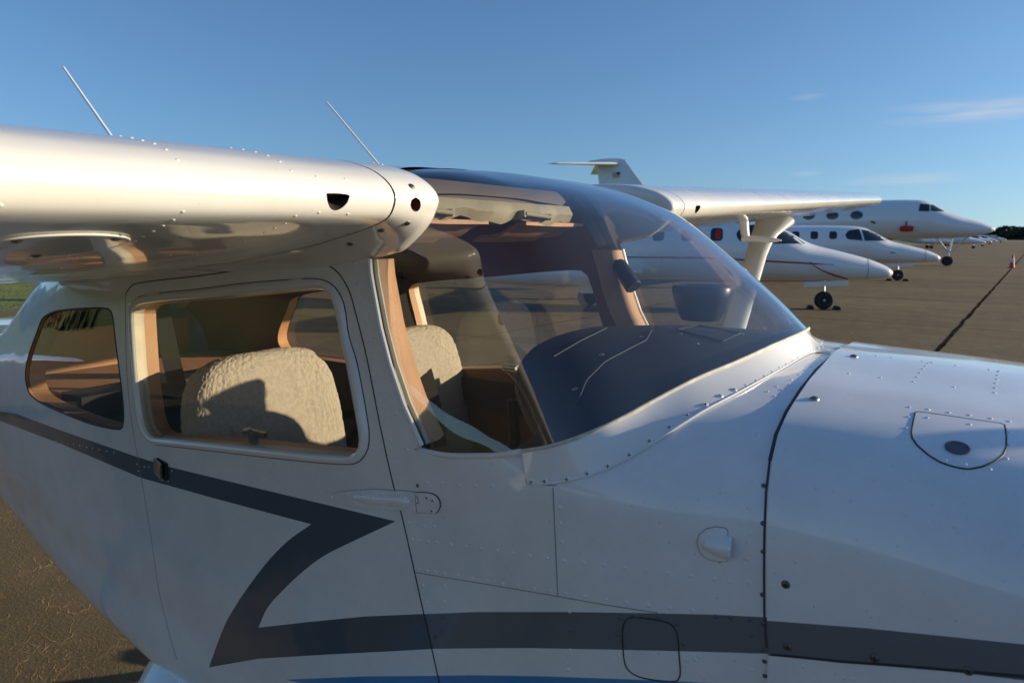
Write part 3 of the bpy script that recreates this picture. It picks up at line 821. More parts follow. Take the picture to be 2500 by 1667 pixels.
def pane(sf, P, off, name, m, parent, mir=False, step=0.06):
    r = panel(sf, P, step=step, off=off)[0]
    if mir: r = mirror(r)
    return put(name, r, m, parent)
for mir, d in ((False, door), (True, door2)):
    pane(body, WId, -0.008, 'window_pane', M['pane'], d, mir)
    pane(body, RWd, -0.005, 'quarter_window_pane', M['pane'], fus, mir)
    # moulded frame of the door window
    prof = [(0.0, 0.001), (0.12, 0.007), (0.45, 0.009), (0.8, 0.007), (0.97, 0.002), (1.0, -0.010)]
    V = []; n = len(WOd)
    d0 = [np.argmin(((WId - p) ** 2 * (1, 9)).sum(1)) for p in WOd[:1]][0]
    WIr = np.roll(WId, -d0, axis=0)
    for a, h in prof:
        P = WOd * (1 - a) + WIr * a
        V.append(body.pt(P[:, 0], P[:, 1], h))
    V = np.concatenate(V); f = []
    for r in range(len(prof) - 1):
        for i in range(n): f.append((r * n + i, r * n + (i + 1) % n, (r + 1) * n + (i + 1) % n, (r + 1) * n + i))
    me('window_frame', V * (1, -1 if mir else 1, 1), f, M['trim'], d)
    ribbon(body, np.vstack([WOd, WOd[:1]]), 0.0035, 0.0012, 'window_seal', M['seal'], d, mir=mir)
    ribbon(body, np.vstack([DT, dbot[:1]]), 0.0026, 0.0010, 'door_seam', M['seal'], d, mir=mir, n=160)  # thin dark strip laid along the door seam
    ribbon(body, DR, 0.0016, 0.0007, 'door_seam', M['line'], d, mir=mir, n=80)
    ribbon(body, np.vstack([RWd, RWd[:1]]), 0.005, 0.0012, 'window_seal', M['seal'], fus, mir=mir)
aw = panel(body, np.vstack([AW[0:1] * (1, 0), AW[1:-1], AW[-1:] * (1, 0)]), step=0.06, off=-0.004)[0]
put('rear_window_pane', joined(aw, mirror(aw)), M['pane'], fus)
ribbon(body, AW, 0.006, 0.0015, 'window_seal', M['seal'], fus); ribbon(body, AW, 0.006, 0.0015, 'window_seal', M['seal'], fus, mir=True)

# ---- windshield
nb = 61
gb = smooth_poly(GB, False, 8); gb = resample(gb, nb)
w = np.linspace(0, 1, nb)                                     # 0 = door post, 1 = centre line
CP = np.array([(-.256,1.852),(-.325,1.915),(-.412,1.985),(-.500,2.050),(-.565,2.087),(-.690,2.132),(-.840,2.164),(-.955,2.176),(-1.01,2.1785)])
cpd = resample(smooth_poly(CP, False, 8), 45)
ax = (cpd[:, 0] - CP[0, 0]) / (CP[-1, 0] - CP[0, 0]); az = (cpd[:, 1] - CP[0, 1]) / (CP[-1, 1] - CP[0, 1])
wq = np.clip((np.linalg.norm(gb[:, :2] - gb[0, :2], axis=1) / np.linalg.norm(gb[-1, :2] - gb[0, :2])), 0, 1)
topy = -0.492 * (1 - w) ** 0.9
topx = -1.01 + 0.05 * (np.abs(topy) / 0.492) ** 2
tq = body.project(np.stack([topx, topy, np.full(nb, 2.6)], 1), (0, 0, -1)); tz = body.pt(tq[:, 0], tq[:, 1])[:, 2]
topz = tz - 0.006
def sm(u): return u * u * (3 - 2 * u)
G = np.zeros((2 * nb - 1, 45, 3))
for i in range(nb):
    f0 = sm(min(1.0, max(0.0, (gb[i, 0] + .77) / .40)))
    c = az * f0 + np.linspace(0, 1, 45) * (1 - f0)
    a = ax * f0 + np.linspace(0, 1, 45) * (1 - f0)
    B = gb[i]; T = np.array((topx[i], topy[i], topz[i]))
    e = c ** (1.0 + 0.25 * f0)
    G[i, :, 0] = B[0] + (T[0] - B[0]) * a; G[i, :, 1] = B[1] + (T[1] - B[1]) * e; G[i, :, 2] = B[2] + (T[2] - B[2]) * c
    bul = np.sin(np.pi * np.linspace(0, 1, 45)) * 0.012 * (1 - abs(2 * w[i] - 1))
    G[i, :, 2] += bul
G[nb:] = G[:nb - 1][::-1] * (1, -1, 1)
nv, nu = 45, 2 * nb - 1
WS = Surf(0, 1, G, lambda g: g - np.array((-0.8, 0, 1.7)))
ff = []
for i in range(nu - 1):
    for j in range(nv - 1): ff.append((i * nv + j, (i + 1) * nv + j, (i + 1) * nv + j + 1, i * nv + j + 1))
ws = me('windshield', G.reshape(-1, 3), ff, M['glass'], plane, normals=WS.N.reshape(-1, 3))

# trim strip round the foot of the windshield: flange on the skin, rising to the glass
low_px = [(2030,836),(1990,857),(1960,873),(1900,908),(1845,938),(1790,968),(1720,1005),(1650,1048),(1600,1080),(1545,1113),(1490,1142),(1440,1160),(1395,1172),(1345,1180),(1300,1182),(1288,1178)]
LP = body.path(low_px[1:])
lowc = body.pt(LP[:, 0], LP[:, 1], 0.002)
ctr = body.pt(np.array(-0.205), np.array(0.0), 0.002)
low = resample(smooth_poly(np.vstack([ctr[None], lowc]), False, 6), 60)
k0 = np.argmin(np.linalg.norm(gb - np.array((-.553, -.537, 1.703)), axis=1))
topl = resample(gb[k0:][::-1], 60)
rows = []
for a in np.linspace(0, 1, 9):
    p = low * (1 - a) + topl * a
    # concave flare: hugs the skin first, then climbs to the glass
    hug = np.interp(np.linspace(0, 1, 60), [0, .55, 1], [1, .8, .15])[:, None]
    sag = math.sin(math.pi * a) * 0.06
    mid = low * (1 - a) + topl * a
    dz = (topl - low)[:, 2:3] * sag * hug
    p = mid - np.hstack([np.zeros((60, 2)), dz])
    rows.append(p)
v = np.concatenate(rows); f = []
for r in range(8):
    for i in range(59): f.append((r * 60 + i, r * 60 + i + 1, (r + 1) * 60 + i + 1, (r + 1) * 60 + i))
nV = len(v)
v2 = np.vstack([v, v * (1, -1, 1)]); f2 = f + [tuple(i + nV for i in q_)[::-1] for q_ in f]
bm = MB(); bm.add(v2, f2)
trim = bm.build('windshield_trim', M['trim'], plane, ang=60)
bm = MB()
for sgn in (1, -1):
    bm.tube((topl + (0, 0, 0.001)) * (1, sgn, 1), 0.0030, 8)
bm.build('trim_bead', M['bead'], trim)
bm = MB(); bm.tube(low + (0, 0, 0.0005), 0.0016, 6); bm.tube(low * (1, -1, 1) + (0, 0, 0.0005), 0.0016, 6)
bm.build('trim_edge', M['white'], trim)
# side part of the glass rubber, along the sill and up the door post
for mir in (False, True):
    s_ = np.array((1, -1 if mir else 1, 1))
    bm = MB(); bm.tube(gb[:k0 + 1] * s_, 0.005, 8); bm.build('windshield_seal', M['trim'], fus)
    pp = body.pt(P0[:, 0], P0[:, 1], 0.001)
    bm = MB(); bm.tube(resample(np.vstack([gb[:1], pp[1:]]), 30) * s_, 0.0045, 8); bm.build('windshield_seal', M['trim'], fus)
    # padded trim on the inner side of the door post, faces forward into the sun
    E0 = resample(body.pt(P0[1:, 0], P0[1:, 1], -0.008), 24)
    E1 = E0 + np.array((0.004, 0.034, 0.0)); E2 = E0 + np.array((-0.008, 0.060, 0.0)); E3 = E0 + np.array((-0.065, 0.067, 0.0))
    V = np.concatenate([E0, E0 + (0.004, 0.006, 0), E1, E2, E3]) * s_
    f = [(r * 24 + i, r * 24 + i + 1, (r + 1) * 24 + i + 1, (r + 1) * 24 + i) for r in range(4) for i in range(23)]
    me('door_post_trim', V, f, M['tan'], fus)
    bm = MB(); bm.tube((E0 + (0.003, 0.004, 0)) * s_, 0.004, 6); bm.build('post_piping', M['cream'], fus)

# ---- cowling
seam_px = [(2090,840),(2040,866),(2000,900),(1960,950),(1925,1005),(1900,1060),(1885,1125),(1876,1200),(1872,1300),(1871,1400),(1872,1500),(1877,1580)]
SM = cowl.path(seam_px[2:])
SMp = np.vstack([[(SM[0][0] , 0.0)], [(SM[0][0], SM[0][1] * .5)], SM, [(SM[-1][0] - .004, SM[-1][1] + .06), (SM[-1][0] - .004, 1.0)]])
cow_outer = np.vstack([SMp, [(0.95, 1.0), (0.95, 0.0)]])
cs_top = [(1860,1513),(1871,1514),(2109,1532),(2335,1555),(2500,1572),(2600,1586)]
cs_bot = [(2600,1676),(2500,1660),(2335,1640),(2200,1626),(2053,1613),(1877,1600),(1860,1600)]
CA, CB = cowl.dpath(cs_top, closed=False), cowl.dpath(cs_bot, closed=False)
CS = np.vstack([CA, [(0.9, CA[-1][1] + .02), (0.9, CB[0][1] + .03)], CB])
access = cowl.path(Z(1900, 960, 600/2352, [(1312,185),(1345,178),(1860,252),(2140,292),(2168,305),(2182,420),(2180,520),(2150,590),(2070,655),(1960,700),(1830,728),(1700,710),(1560,665),(1440,595),(1330,500),(1282,430),(1275,370)]))
cw = panel(cowl, cow_outer, holes=[access], regions=[(CS, 1)], step=0.02)
cowling = put('cowling', joined(cw[0], mirror(cw[0])), [M['white'], M['grey_stripe']], plane)
# folded edge of the cowling at the firewall, so that the gap has depth
X = cowl.pt(SMp[:, 0], SMp[:, 1]); N = cowl.nr(SMp[:, 0], SMp[:, 1]); n = len(X)
lipv = np.vstack([X, X - N * 0.007, X - N * 0.007 + (0.03, 0, 0)])
lf = [(r * n + i, r * n + i + 1, (r + 1) * n + i + 1, (r + 1) * n + i) for r in range(2) for i in range(n - 1)]
for P_, w_ in ((seam_px[:7], .0055), (seam_px[6:], .0036)):  # dark ribbon on the skin paints the shade inside the cowling gap
    G_ = body.dpath([(a - 6, b) for a, b in P_], 10, False); ribbon(body, G_, w_, .0005, 'cowling_gap_shade', M['gap'], fus); ribbon(body, G_, w_, .0005, 'cowling_gap_shade', M['gap'], fus, mir=True)
bm = MB(); bm.add(lipv, lf); bm.add(lipv * (1, -1, 1), [t[::-1] for t in lf]); bm.build('cowling_lip', M['line'], cowling)
acc = panel(cowl, access, step=0.03, off=0.0008)[0]
accd = put('oil_door', acc, M['white'], cowling)
rim_wall(cowl, dens(access, 70), 0.012, 'oil_door_gap', M['seal'], cowling)
ribbon(cowl, np.vstack([dens(access, 80), dens(access, 80)[:1]]), 0.0026, 0.0011, 'oil_door_gap', M['seal'], cowling)
b_st = cowl.hit(1900 + 1712 * .2551, 960 + 530 * .2551)
bp_ = cowl.pt(np.array(b_st[0]), np.array(b_st[1]), 0.001); bnr = Vector(cowl.nr(np.array(b_st[0]), np.array(b_st[1])))
bm = MB(); bm.lathe([(0.0135, 0.0), (0.0135, 0.0016), (0.0115, 0.0018), (0.0110, 0.0008), (0.0, 0.0008)], axis='Z', n=28)
o = bm.build('oil_door_button', M['button'], accd)
o.matrix_local = Matrix.Translation(Vector(bp_)) @ bnr.to_track_quat('Z', 'Y').to_matrix().to_4x4()
# split line between upper and lower cowl
ls = cowl.path([(1883,1597),(1960,1604),(2053,1614),(2279,1631),(2500,1650),(2640,1668)])
ls = np.vstack([ls, [(0.88, ls[-1][1] + .03)]])
ribbon(cowl, ls, 0.0035, 0.0012, 'cowl_split', M['seal'], cowling, n=90); ribbon(cowl, ls, 0.0035, 0.0012, 'cowl_split', M['seal'], cowling, n=90, mir=True)
# nose face, spinner, propeller
e = cowl.pt(np.full(40, 0.95), np.linspace(0, 1, 40)); ring = np.vstack([e, e[::-1] * (1, -1, 1)])
cN = np.array((0.95, 0, 1.30))
rows = [ring, cN + (ring - cN) * (0, .93, .93) + (ring - cN) * (0, 0, 0) + (0.035, 0, 0), cN + (ring - cN) * (0, .72, .72) + (0.055, 0, 0), cN + (ring - cN) * (0, .3, .3) + (0.06, 0, 0)]
bm = MB(); bm.loft(rows, cap=False); bm.build('nose_bowl', M['white'], cowling, ang=60)
for sgn in (-1, 1):
    bm = MB(); bm.lathe([(0.001, 0.062), (0.085, 0.062), (0.095, 0.05)], c=(0.95, sgn * 0.2, 1.38), axis='X', n=20); bm.build('air_inlet', M['hole'], cowling)
prop = MB(); prop.lathe([(0.17, 0.07), (0.165, 0.12), (0.14, 0.22), (0.09, 0.31), (0.035, 0.36), (0.001, 0.37)], c=(0.95, 0, 1.32), axis='X', n=28)
spin = prop.build('spinner', M['white'], plane)
for sgn in (-1, 1):
    rings = []
    for r_, ch, tw in ((.1, .09, 50), (.3, .15, 38), (.6, .15, 24), (.85, .11, 17), (.94, .05, 14)):
        g = []
        for a in range(12):
            c_, t_ = math.cos(a * math.pi / 6) * ch / 2, math.sin(a * math.pi / 6) * ch * .1
            p = Vector((t_, c_, 0)); p.rotate(Matrix.Rotation(R(90 - tw), 3, 'Z'))
            g.append((1.05 + p.x, sgn * (p.y), 1.32) if False else (1.05 + p.y, r_ * sgn * 0.5 + p.x * .3, 1.32 + r_ * sgn * 0.866))
        rings.append(g)
    bm = MB(); bm.loft(rings); bm.build('propeller_blade', M['black'], spin)

# ---- wings
PROF = np.array([(1.63,-.183),(1.40,-.115),(1.15,-.052),(.90,.005),(.65,.046),(.45,.066),(.30,.073),(.20,.0715),(.12,.063),(.06,.048),(.028,.033),(.008,.0165),(0,0),
    (.004,-.016),(.014,-.029),(.032,-.038),(.06,-.046),(.12,-.060),(.255,-.085),(.51,-.118),(.93,-.155),(1.29,-.180),(1.60,-.198),(1.63,-.190)]) / 1.63
AF = smooth_poly(PROF, False, 7)            # upper trailing edge, round the nose, lower trailing edge; flat underside behind a tight lower corner
def wing_grid(stn, ns, side):
    """stn: (|y|, x of nose, z of nose, chord, thickness scale, pitch deg)"""
    A = np.array(stn, float); yy = np.linspace(A[0, 0], A[-1, 0], ns)
    I = [np.interp(yy, A[:, 0], A[:, k]) for k in range(1, 6)]
    G = np.zeros((ns, len(AF), 3))
    for i in range(ns):
        ca, sa = math.cos(R(I[4][i])), math.sin(R(I[4][i]))
        X = AF[:, 0] * I[2][i]; Zz = AF[:, 1] * I[2][i] * I[3][i]
        G[i, :, 0] = I[0][i] - (X * ca + Zz * -sa) ; G[i, :, 2] = I[1][i] - X * sa + Zz * ca
        G[i, :, 1] = side * yy[i]
    return G, yy
def densify(stn):
    return stn
NEAR_D, FAR_D = -0.010, 0.0477
NEAR_Z, FAR_Z = 2.0955, 2.089
def wing_stn(d, z0, x0, x1):
    L = [(0.592, 1.63, 1.0), (1.5, 1.63, 1.0), (2.6, 1.63, 1.0), (4.0, 1.38, 1.08), (5.2, 1.16, 1.22), (5.34, 1.12, 1.15), (5.42, 1.06, .90), (5.46, .98, .55), (5.475, .90, .12)]
    xe = np.interp([a for a, _, _ in L], [.592, 5.2], [x0, x1])
    return [(a, xe[i] - max(0, a - 5.3) * 0.35, z0 + d * a - 0.012 * max(0, (a - 5.2) / .27), c, t, 0.0) for i, (a, c, t) in enumerate(L)]
def outw(g): return g - np.stack([g[:, :, 0] * 0 - 1.2, g[:, :, 1], g[:, :, 2] * 0 + g[:, :1, 2]], 2)
Gn, yn = wing_grid(wing_stn(NEAR_D, NEAR_Z, -0.748, -0.72), 300, -1)
Gf, yf = wing_grid(wing_stn(FAR_D, FAR_Z, -0.722, -0.705), 300, 1)
wN = Surf(yn[0], yn[-1], Gn, outw); wF = Surf(yf[0], yf[-1], Gf, outw)
vent_px = Z(0, 150, 0.4677, [(1708,688),(1818,694),(1822,716),(1810,742),(1785,765),(1750,780),(1725,768),(1710,735),(1705,705)])
VN = dens(smooth_poly(wN.path(vent_px), True, 3), 40)
def near_far(P):                                           # same place on the other wing
    return P.copy()
def wing_sheet(sf, vent):
    out = np.array([(sf.s0, 0.0), (sf.s0, 1.0), (sf.s1, 1.0), (sf.s1, 0.0)])
    return out
def wing_mesh(sf, vent, name):
    # fine grid inboard near the vent, plain grid outboard
    ni = 30
    s_mid = sf.s0 + (sf.s1 - sf.s0) * ni / (sf.ns - 1)
    r = panel(sf, np.array([(sf.s0, 0.0), (sf.s0, 1.0), (s_mid, 1.0), (s_mid, 0.0)]), holes=[vent], step=0.02, K=3.2)[0]
    i0 = ni; idx = list(range(i0, sf.ns - 1, 6)) + [sf.ns - 1 - k for k in (8, 6, 5, 4, 3, 2, 1, 0)]
    idx = sorted(set(idx)); V = sf.G[idx].reshape(-1, 3); N = sf.N[idx].reshape(-1, 3); nt = sf.nt; F = []
    for a in range(len(idx) - 1):
        for b in range(nt - 1):
            F += [(a * nt + b, a * nt + b + 1, (a + 1) * nt + b + 1), (a * nt + b, (a + 1) * nt + b + 1, (a + 1) * nt + b)]
    F = np.array(F)
    fn = np.cross(V[F[:, 1]] - V[F[:, 0]], V[F[:, 2]] - V[F[:, 0]]); fl = (fn * N[F[:, 0]]).sum(1) < 0; F[fl] = F[fl][:, ::-1]
    # wing tip cap
    res = joined(r, (V, F, np.zeros(len(F), int), N))
    return put(name, res, M['wing_white'], plane)
wing_n = wing_mesh(wN, VN, 'wing'); wing_f = wing_mesh(wF, VN, 'wing')
for sf, wo_ in ((wN, wing_n), (wF, wing_f)):
    rim_wall(sf, VN, 0.05, 'cabin_air_inlet', M['hole'], wo_, back=True)
    # dark rib that closes the wing root behind the gap
    r0 = sf.G[0]; c0 = r0.mean(0)
    me('root_rib', np.vstack([c0 + (r0 - c0) * .97, [c0]]), [(i, i + 1, len(r0)) for i in range(len(r0) - 1)], M['seal'], wo_, smooth=False)

# root fairings: same profile, rolled lip at the inner end
def fairing(side, d, z0, x0):
    L = [(0.588, 0.0), (0.55, 0.0), (0.515, 0.0), (0.500, .0010), (0.491, .004), (0.486, .009), (0.484, .016)]
    G = []
    for a, inset in L:
        g, _ = wing_grid([(a, x0 + (0.588 - a) * 0.08, z0 + d * a, 1.63, 1.0, 0.0), (a + 1e-6, x0, z0 + d * a, 1.63, 1.0, 0.0)], 2, side)
        g = g[0]
        fl = np.clip((.588 - a) / .085, 0, 1); fl = fl * fl * (3 - 2 * fl)
        xo = x0 - g[:, 0]; low_ = np.arange(len(g)) > int(np.argmax(g[:, 0]))
        g = g.copy(); g[low_, 2] -= .036 * fl * np.clip(xo[low_] / .07, 0, 1) ** .8 * np.clip((.75 - xo[low_]) / .5, 0, 1)
        if inset:
            t = np.gradient(g, axis=0); n = np.stack([t[:, 2], 0 * t[:, 0], -t[:, 0]], 1); n /= np.linalg.norm(n, axis=1, keepdims=True) + 1e-12
            if (n * (g - g.mean(0))).sum() < 0: n = -n
            g = g - n * inset
        G.append(g)
    G = np.array(G)
    # refine spanwise
    Q = np.concatenate([[G[0] * (1 - k / 6) + G[1] * k / 6 for k in range(6)], [G[1] * (1 - k / 6) + G[2] * k / 6 for k in range(6)], G[2:]])
    return Surf(0, 1, np.array(Q), outw)
for side, d, x0, wo_ in ((-1, NEAR_D, -0.748, wing_n), (1, FAR_D, -0.722, wing_f)):
    fs = fairing(side, d, NEAR_Z if side < 0 else FAR_Z, x0)
    hole = None
    if side < 0:
        hp = Z(850, 380, 0.1913, [(862, 625)])[0]; hc = fs.hit(*hp)
        ringp = [fs.hit(hp[0] + 12.6 * math.cos(a), hp[1] + 17.5 * math.sin(a)) for a in np.linspace(0, 2 * math.pi, 36, endpoint=False)]
        hole = np.array(ringp)
    r = panel(fs, np.array([(0, 0.0), (0, 1.0), (1, 1.0), (1, 0.0)]), holes=[hole] if hole is not None else [], step=0.03, K=9)[0]
    fo = put('wing_root_fairing', r, M['wing_white'], plane)
    e_ = fs.G[-1]; me('fairing_end', np.vstack([e_, [e_.mean(0)]]), [(i, i + 1, len(e_)) for i in range(len(e_) - 1)], M['wing_white'], fo, smooth=False)
    if hole is not None: rim_wall(fs, hole, 0.045, 'air_duct', M['rust'], fo, back=True)
    if side < 0:
        FS, FO = fs, fo
# ---- tail surfaces
def slab(name, pts, th, m, parent):
    """swept lifting surface from root and tip (x nose, x tail, y, z) with a lens section"""
    rings = []
    for xn, xt, y, z, k in pts:
        g = []
        for a in range(20):
            u = math.cos(a * math.pi / 10); v_ = math.sin(a * math.pi / 10)
            g.append((xt + (xn - xt) * (u * .5 + .5), (y + v_ * th * k * (xn - xt) * (0.75 + .25 * u)) if name == 'fin' else y, z if name == 'fin' else z + v_ * th * k * (xn - xt) * (0.75 + .25 * u)))
        rings.append(g)
    bm = MB(); bm.loft(rings); return bm.build(name, m, parent, ang=60)
slab('fin', [(-4.5, -5.9, 0, 1.45, 1), (-5.35, -6.25, 0, 2.2, 1), (-5.75, -6.35, 0, 2.68, .9)], .05, M['white'], plane)
for s_ in (-1, 1):
    slab('stabilizer', [(-5.0, -6.05, s_ * .05, 1.42, 1), (-5.3, -5.95, s_ * 1.6, 1.42, .9), (-5.36, -5.9, s_ * 1.68, 1.42, .4)], .05, M['white'], plane)

# ---- wing struts
def strut(side):
    top = Vector((-0.985, side * 2.55, 2.015 if side < 0 else 2.075)); bot = Vector((-1.0 if side < 0 else -0.76, side * 0.52, 0.88))
    ax_ = (bot - top); rings = []
    for q_, ch, th_ in ((-0.03, .30, .10), (0.0, .23, .060), (.03, .165, .042), (.07, .125, .036), (.12, .108, .034), (.5, .108, .034), (.9, .108, .034), (.95, .14, .045), (1.0, .20, .07)):
        c = top + ax_ * q_; g = []
        nrm_ = Vector((0, 0.5, side * 0.87)) if False else Vector((0, ax_.z, -ax_.y)).normalized()
        for a in range(24):
            u, v_ = math.cos(a * math.pi / 12), math.sin(a * math.pi / 12)
            g.append(c + Vector((u * (ch / 2 if u > 0 else min(ch / 2, .06)), 0, 0)) + nrm_ * (v_ * th_ / 2 * (1 + .25 * u)))
        rings.append(g)
    bm = MB(); bm.loft(rings); o = bm.build('wing_strut', M['wing_white'], plane, ang=60)
    return o
for s_ in (-1, 1): strut(s_)
# pitot mast under the far wing
pt_ = at(1815, 552, y=2.02); pm = at(1822, 583, y=2.02); pe = at(1908, 587, y=2.02)
bm = MB()
bm.tube([pt_ + (0, 0, .03), pt_ * .5 + pm * .5, pm + (-.0, 0, .0)], [.022, .021, .017], 12)
bm.tube([pm + (-.02, 0, 0), pm + (.05, 0, 0), (pm + pe) / 2, pe + (-.03, 0, 0), pe], [.016, .0155, .015, .011, .004], 12)
bm.build('pitot_tube', M['wing_white'], wing_f, ang=60)
# ---- landing gear
for s_ in (-1, 1):
    bm = MB(); rings = []
    for y, z, x, w_, t_ in ((.40, .80, -1.62, .20, .05), (.62, .72, -1.62, .16, .045), (.95, .46, -1.68, .11, .035), (1.16, .26, -1.72, .09, .03)):
        rings.append([(x + w_ / 2 * math.cos(a * math.pi / 8), s_ * y + t_ * .3 * math.sin(a * math.pi / 8), z + t_ / 2 * math.sin(a * math.pi / 8)) for a in range(16)])
    bm.loft(rings); bm.build('gear_leg', M['white'], plane, ang=60)
    bm = MB()
    rings = []
    for y, z, sx_, sz_ in ((.44, .855, .20, .07), (.52, .83, .19, .06), (.60, .785, .15, .05), (.66, .735, .12, .04)):
        rings.append([(-1.60 + sx_ * math.cos(a * math.pi / 8) * (1 if math.cos(a * math.pi / 8) > 0 else 1.2), s_ * y, z + sz_ * math.sin(a * math.pi / 8)) for a in range(16)])
    bm.loft(rings); bm.build('gear_fairing', M['white'], plane, ang=60)
    bm = MB(); bm.lathe([(.10, -.075), (.18, -.07), (.212, -.04), (.218, 0), (.212, .04), (.18, .07), (.10, .075)], c=(-1.72, s_ * 1.22, .218)); wl_ = bm.build('wheel', M['tyre'], plane)
    bm = MB(); bm.lathe([(.001, -.06), (.08, -.06), (.10, -.078), (.10, .078), (.08, .06), (.001, .06)], c=(-1.72, s_ * 1.22, .218)); bm.build('wheel_rim', M['rim'], wl_)
bm = MB(); bm.tube([(0.12, 0, .95), (0.2, 0, .22)], .035, 12); bm.build('nose_strut', M['alu'], plane)
bm = MB(); bm.lathe([(.08, -.06), (.14, -.06), (.175, -.03), (.18, 0), (.175, .03), (.14, .06), (.08, .06)], c=(.2, 0, .18)); nwl = bm.build('nose_wheel', M['tyre'], plane)
bm = MB(); bm.lathe([(.001, -.045), (.08, -.065), (.08, .065), (.001, .045)], c=(.2, 0, .18)); bm.build('wheel_rim', M['rim'], nwl)
# ---- whip antennas on the cabin roof
for y, x, ztop, xt in ((-.454, -1.90, 2.49, -2.125), (.38, -1.78, 2.515, -2.02)):
    sl = (ztop - 2.293) / (xt - x)
    xb = x + 0.19; zb = 2.293 + sl * 0.19
    bm = MB(); bm.tube([(xb, y, zb), (xb - .03, y, zb - sl * .03), (xt, y, ztop)], [.0075, .0052, .0036], 10); bm.build('whip_antenna', M['trim'], plane)

# ================================================================== CABIN
def blob(name, c, half, ex, m, parent, rot=0.0, n=120, amp=0.0, seed=0.0):
    """rounded cushion (superellipsoid); amp gives it a curly pile"""
    v = []; f = []
    sp = lambda a, e: math.copysign(abs(a) ** e, a)
    Rm = Matrix.Rotation(rot, 3, 'Y')
    nu, nv_ = n, n // 2
    for j in range(nv_ + 1):
        ph = -math.pi / 2 + math.pi * j / nv_
        for i in range(nu):
            th = 2 * math.pi * i / nu
            p = Vector((half[0] * sp(math.cos(ph), ex) * sp(math.cos(th), ex), half[1] * sp(math.cos(ph), ex) * sp(math.sin(th), ex), half[2] * sp(math.sin(ph), ex)))
            d = Vector((p.x / half[0] ** 2, p.y / half[1] ** 2, p.z / half[2] ** 2)).normalized()
            if amp:
                q_ = (p + Vector((seed, 0, 0)))
                p = p + d * amp * (1.0 * noise.noise(q_ * 190) + 0.7 * noise.noise(q_ * 95) + 0.9 * noise.noise(q_ * 16))
            v.append(Vector(c) + Rm @ p)
    for j in range(nv_):
        for i in range(nu): f.append((j * nu + i, j * nu + (i + 1) % nu, (j + 1) * nu + (i + 1) % nu, (j + 1) * nu + i))
    o = me(name, v, f, m, parent)
    return o
for k, yc in enumerate((-.285, .285)):
    st = blob('seat_cushion', (-1.22, yc, 1.10), (.25, .225, .07), .5, M['dark'], plane, n=40)
    blob('seat_back', (-1.545, yc, 1.38), (.055, .215, .33), .5, M['dark'], plane, rot=R(-9), n=48)
    bk = blob('seat_cover', (-1.515, yc, 1.405), (.068, .226, .325), .50, M['fleece'], plane, rot=R(-9), n=340, amp=.0026, seed=k * 3.0)
# rear bench, shelf, floor, firewall, spar cover
bm = MB(); bm.box((-2.35, 0, 1.28), (.14, .86, .50)); bm.build('rear_seat', M['dark'], plane, ang=30)
bm = MB(); bm.box((-2.66, 0, 1.50), (.46, .80, .02)); bm.build('hat_shelf', M['tan'], plane, ang=30)
bm = MB(); bm.box((-1.25, 0, .93), (1.7, .84, .03)); bm.build('cabin_floor', M['dark'], plane, ang=30)
bm = MB(); bm.box((-.20, 0, 1.27), (.02, .78, .66)); bm.build('firewall', M['dark'], plane, ang=30)
bm = MB(); bm.box((-2.98, 0, 1.35), (.02, .66, .62)); bm.build('rear_bulkhead', M['tan'], plane, ang=30)
rg = []
for y in np.linspace(-.44, .30, 30):                       # moulded header with two shallow scallops
    d_ = .006 * math.sin(y * 26) + .004 * math.sin(y * 61)
    rg.append([(-.965 + .02, y, 2.066 + d_), (-.955 + .02, y, 2.088 + d_ * .5), (-.968 + .02, y, 2.112), (-1.0, y, 2.112), (-1.0, y, 2.066 + d_)])
bm = MB(); bm.loft(rg); bm.build('windshield_header', M['header'], plane, ang=50)
bm = MB(); bm.box((-1.015, 0, 2.130), (.03, .88, .050)); bm.build('roof_frame', M['roof_frame'], plane, ang=30)
for y in (-.30, .10):
    bm = MB(); bm.tube([(-.922, y - .06, 2.085), (-.922, y + .06, 2.079)], .0055, 10); bm.box((-.930, y - .062, 2.085), (.02, .008, .016)); bm.box((-.930, y + .062, 2.079), (.02, .008, .016)); bm.build('visor_rod', M['header'], plane)
for y in (-.23, .23):
    v = []; nn = 9
    bm = MB(); rings = []
    for u in np.linspace(0, 1, 7):
        rings.append([(-.945 - .17 * u, y + a * .15, 2.062 - .045 * u + .006 * math.sin(u * 9) + s_ * .004) for a, s_ in ((-1, -1), (-.5, -1.3), (0, -1.5), (.5, -1.3), (1, -1), (1, 1), (0, 1.2), (-1, 1))])
    bm.loft(rings); bm.build('sun_visor', M['tan'], plane)
# glareshield: sheet from the foot of the glass to a rolled rear edge
fr = np.vstack([gb + (-.006, .010, -.012), (gb[:-1] * (1, -1, 1))[::-1] + (-.006, -.010, -.012)])
fr = resample(fr[8:-8], 81)
re_ = smooth_poly(np.array([(-.50,-.505,1.700),(-.60,-.42,1.733),(-.70,-.31,1.772),(-.745,-.17,1.805),(-.75,0,1.815),(-.745,.17,1.805),(-.70,.31,1.772),(-.60,.42,1.733),(-.50,.505,1.700)]), False, 8)
re_ = resample(re_, 81)
GG = np.zeros((81, 24, 3))
for j in range(24):
    u = j / 23
    GG[:, j] = fr * (1 - u) + re_ * u
    GG[:, j, 2] += 0.010 * math.sin(math.pi * u)
GS = Surf(0, 1, GG, lambda g_: g_ * 0 + np.array((0, 0, 1.0)))
ff = [(i * 24 + j, i * 24 + j + 1, (i + 1) * 24 + j + 1, (i + 1) * 24 + j) for i in range(80) for j in range(23)]
glare = me('glareshield', GG.reshape(-1, 3), ff, M['glare'], plane)
lipr = [re_, re_ + (-.012, 0, -.006), re_ + (-.014, 0, -.022), re_ + (0.02, 0, -.034)]
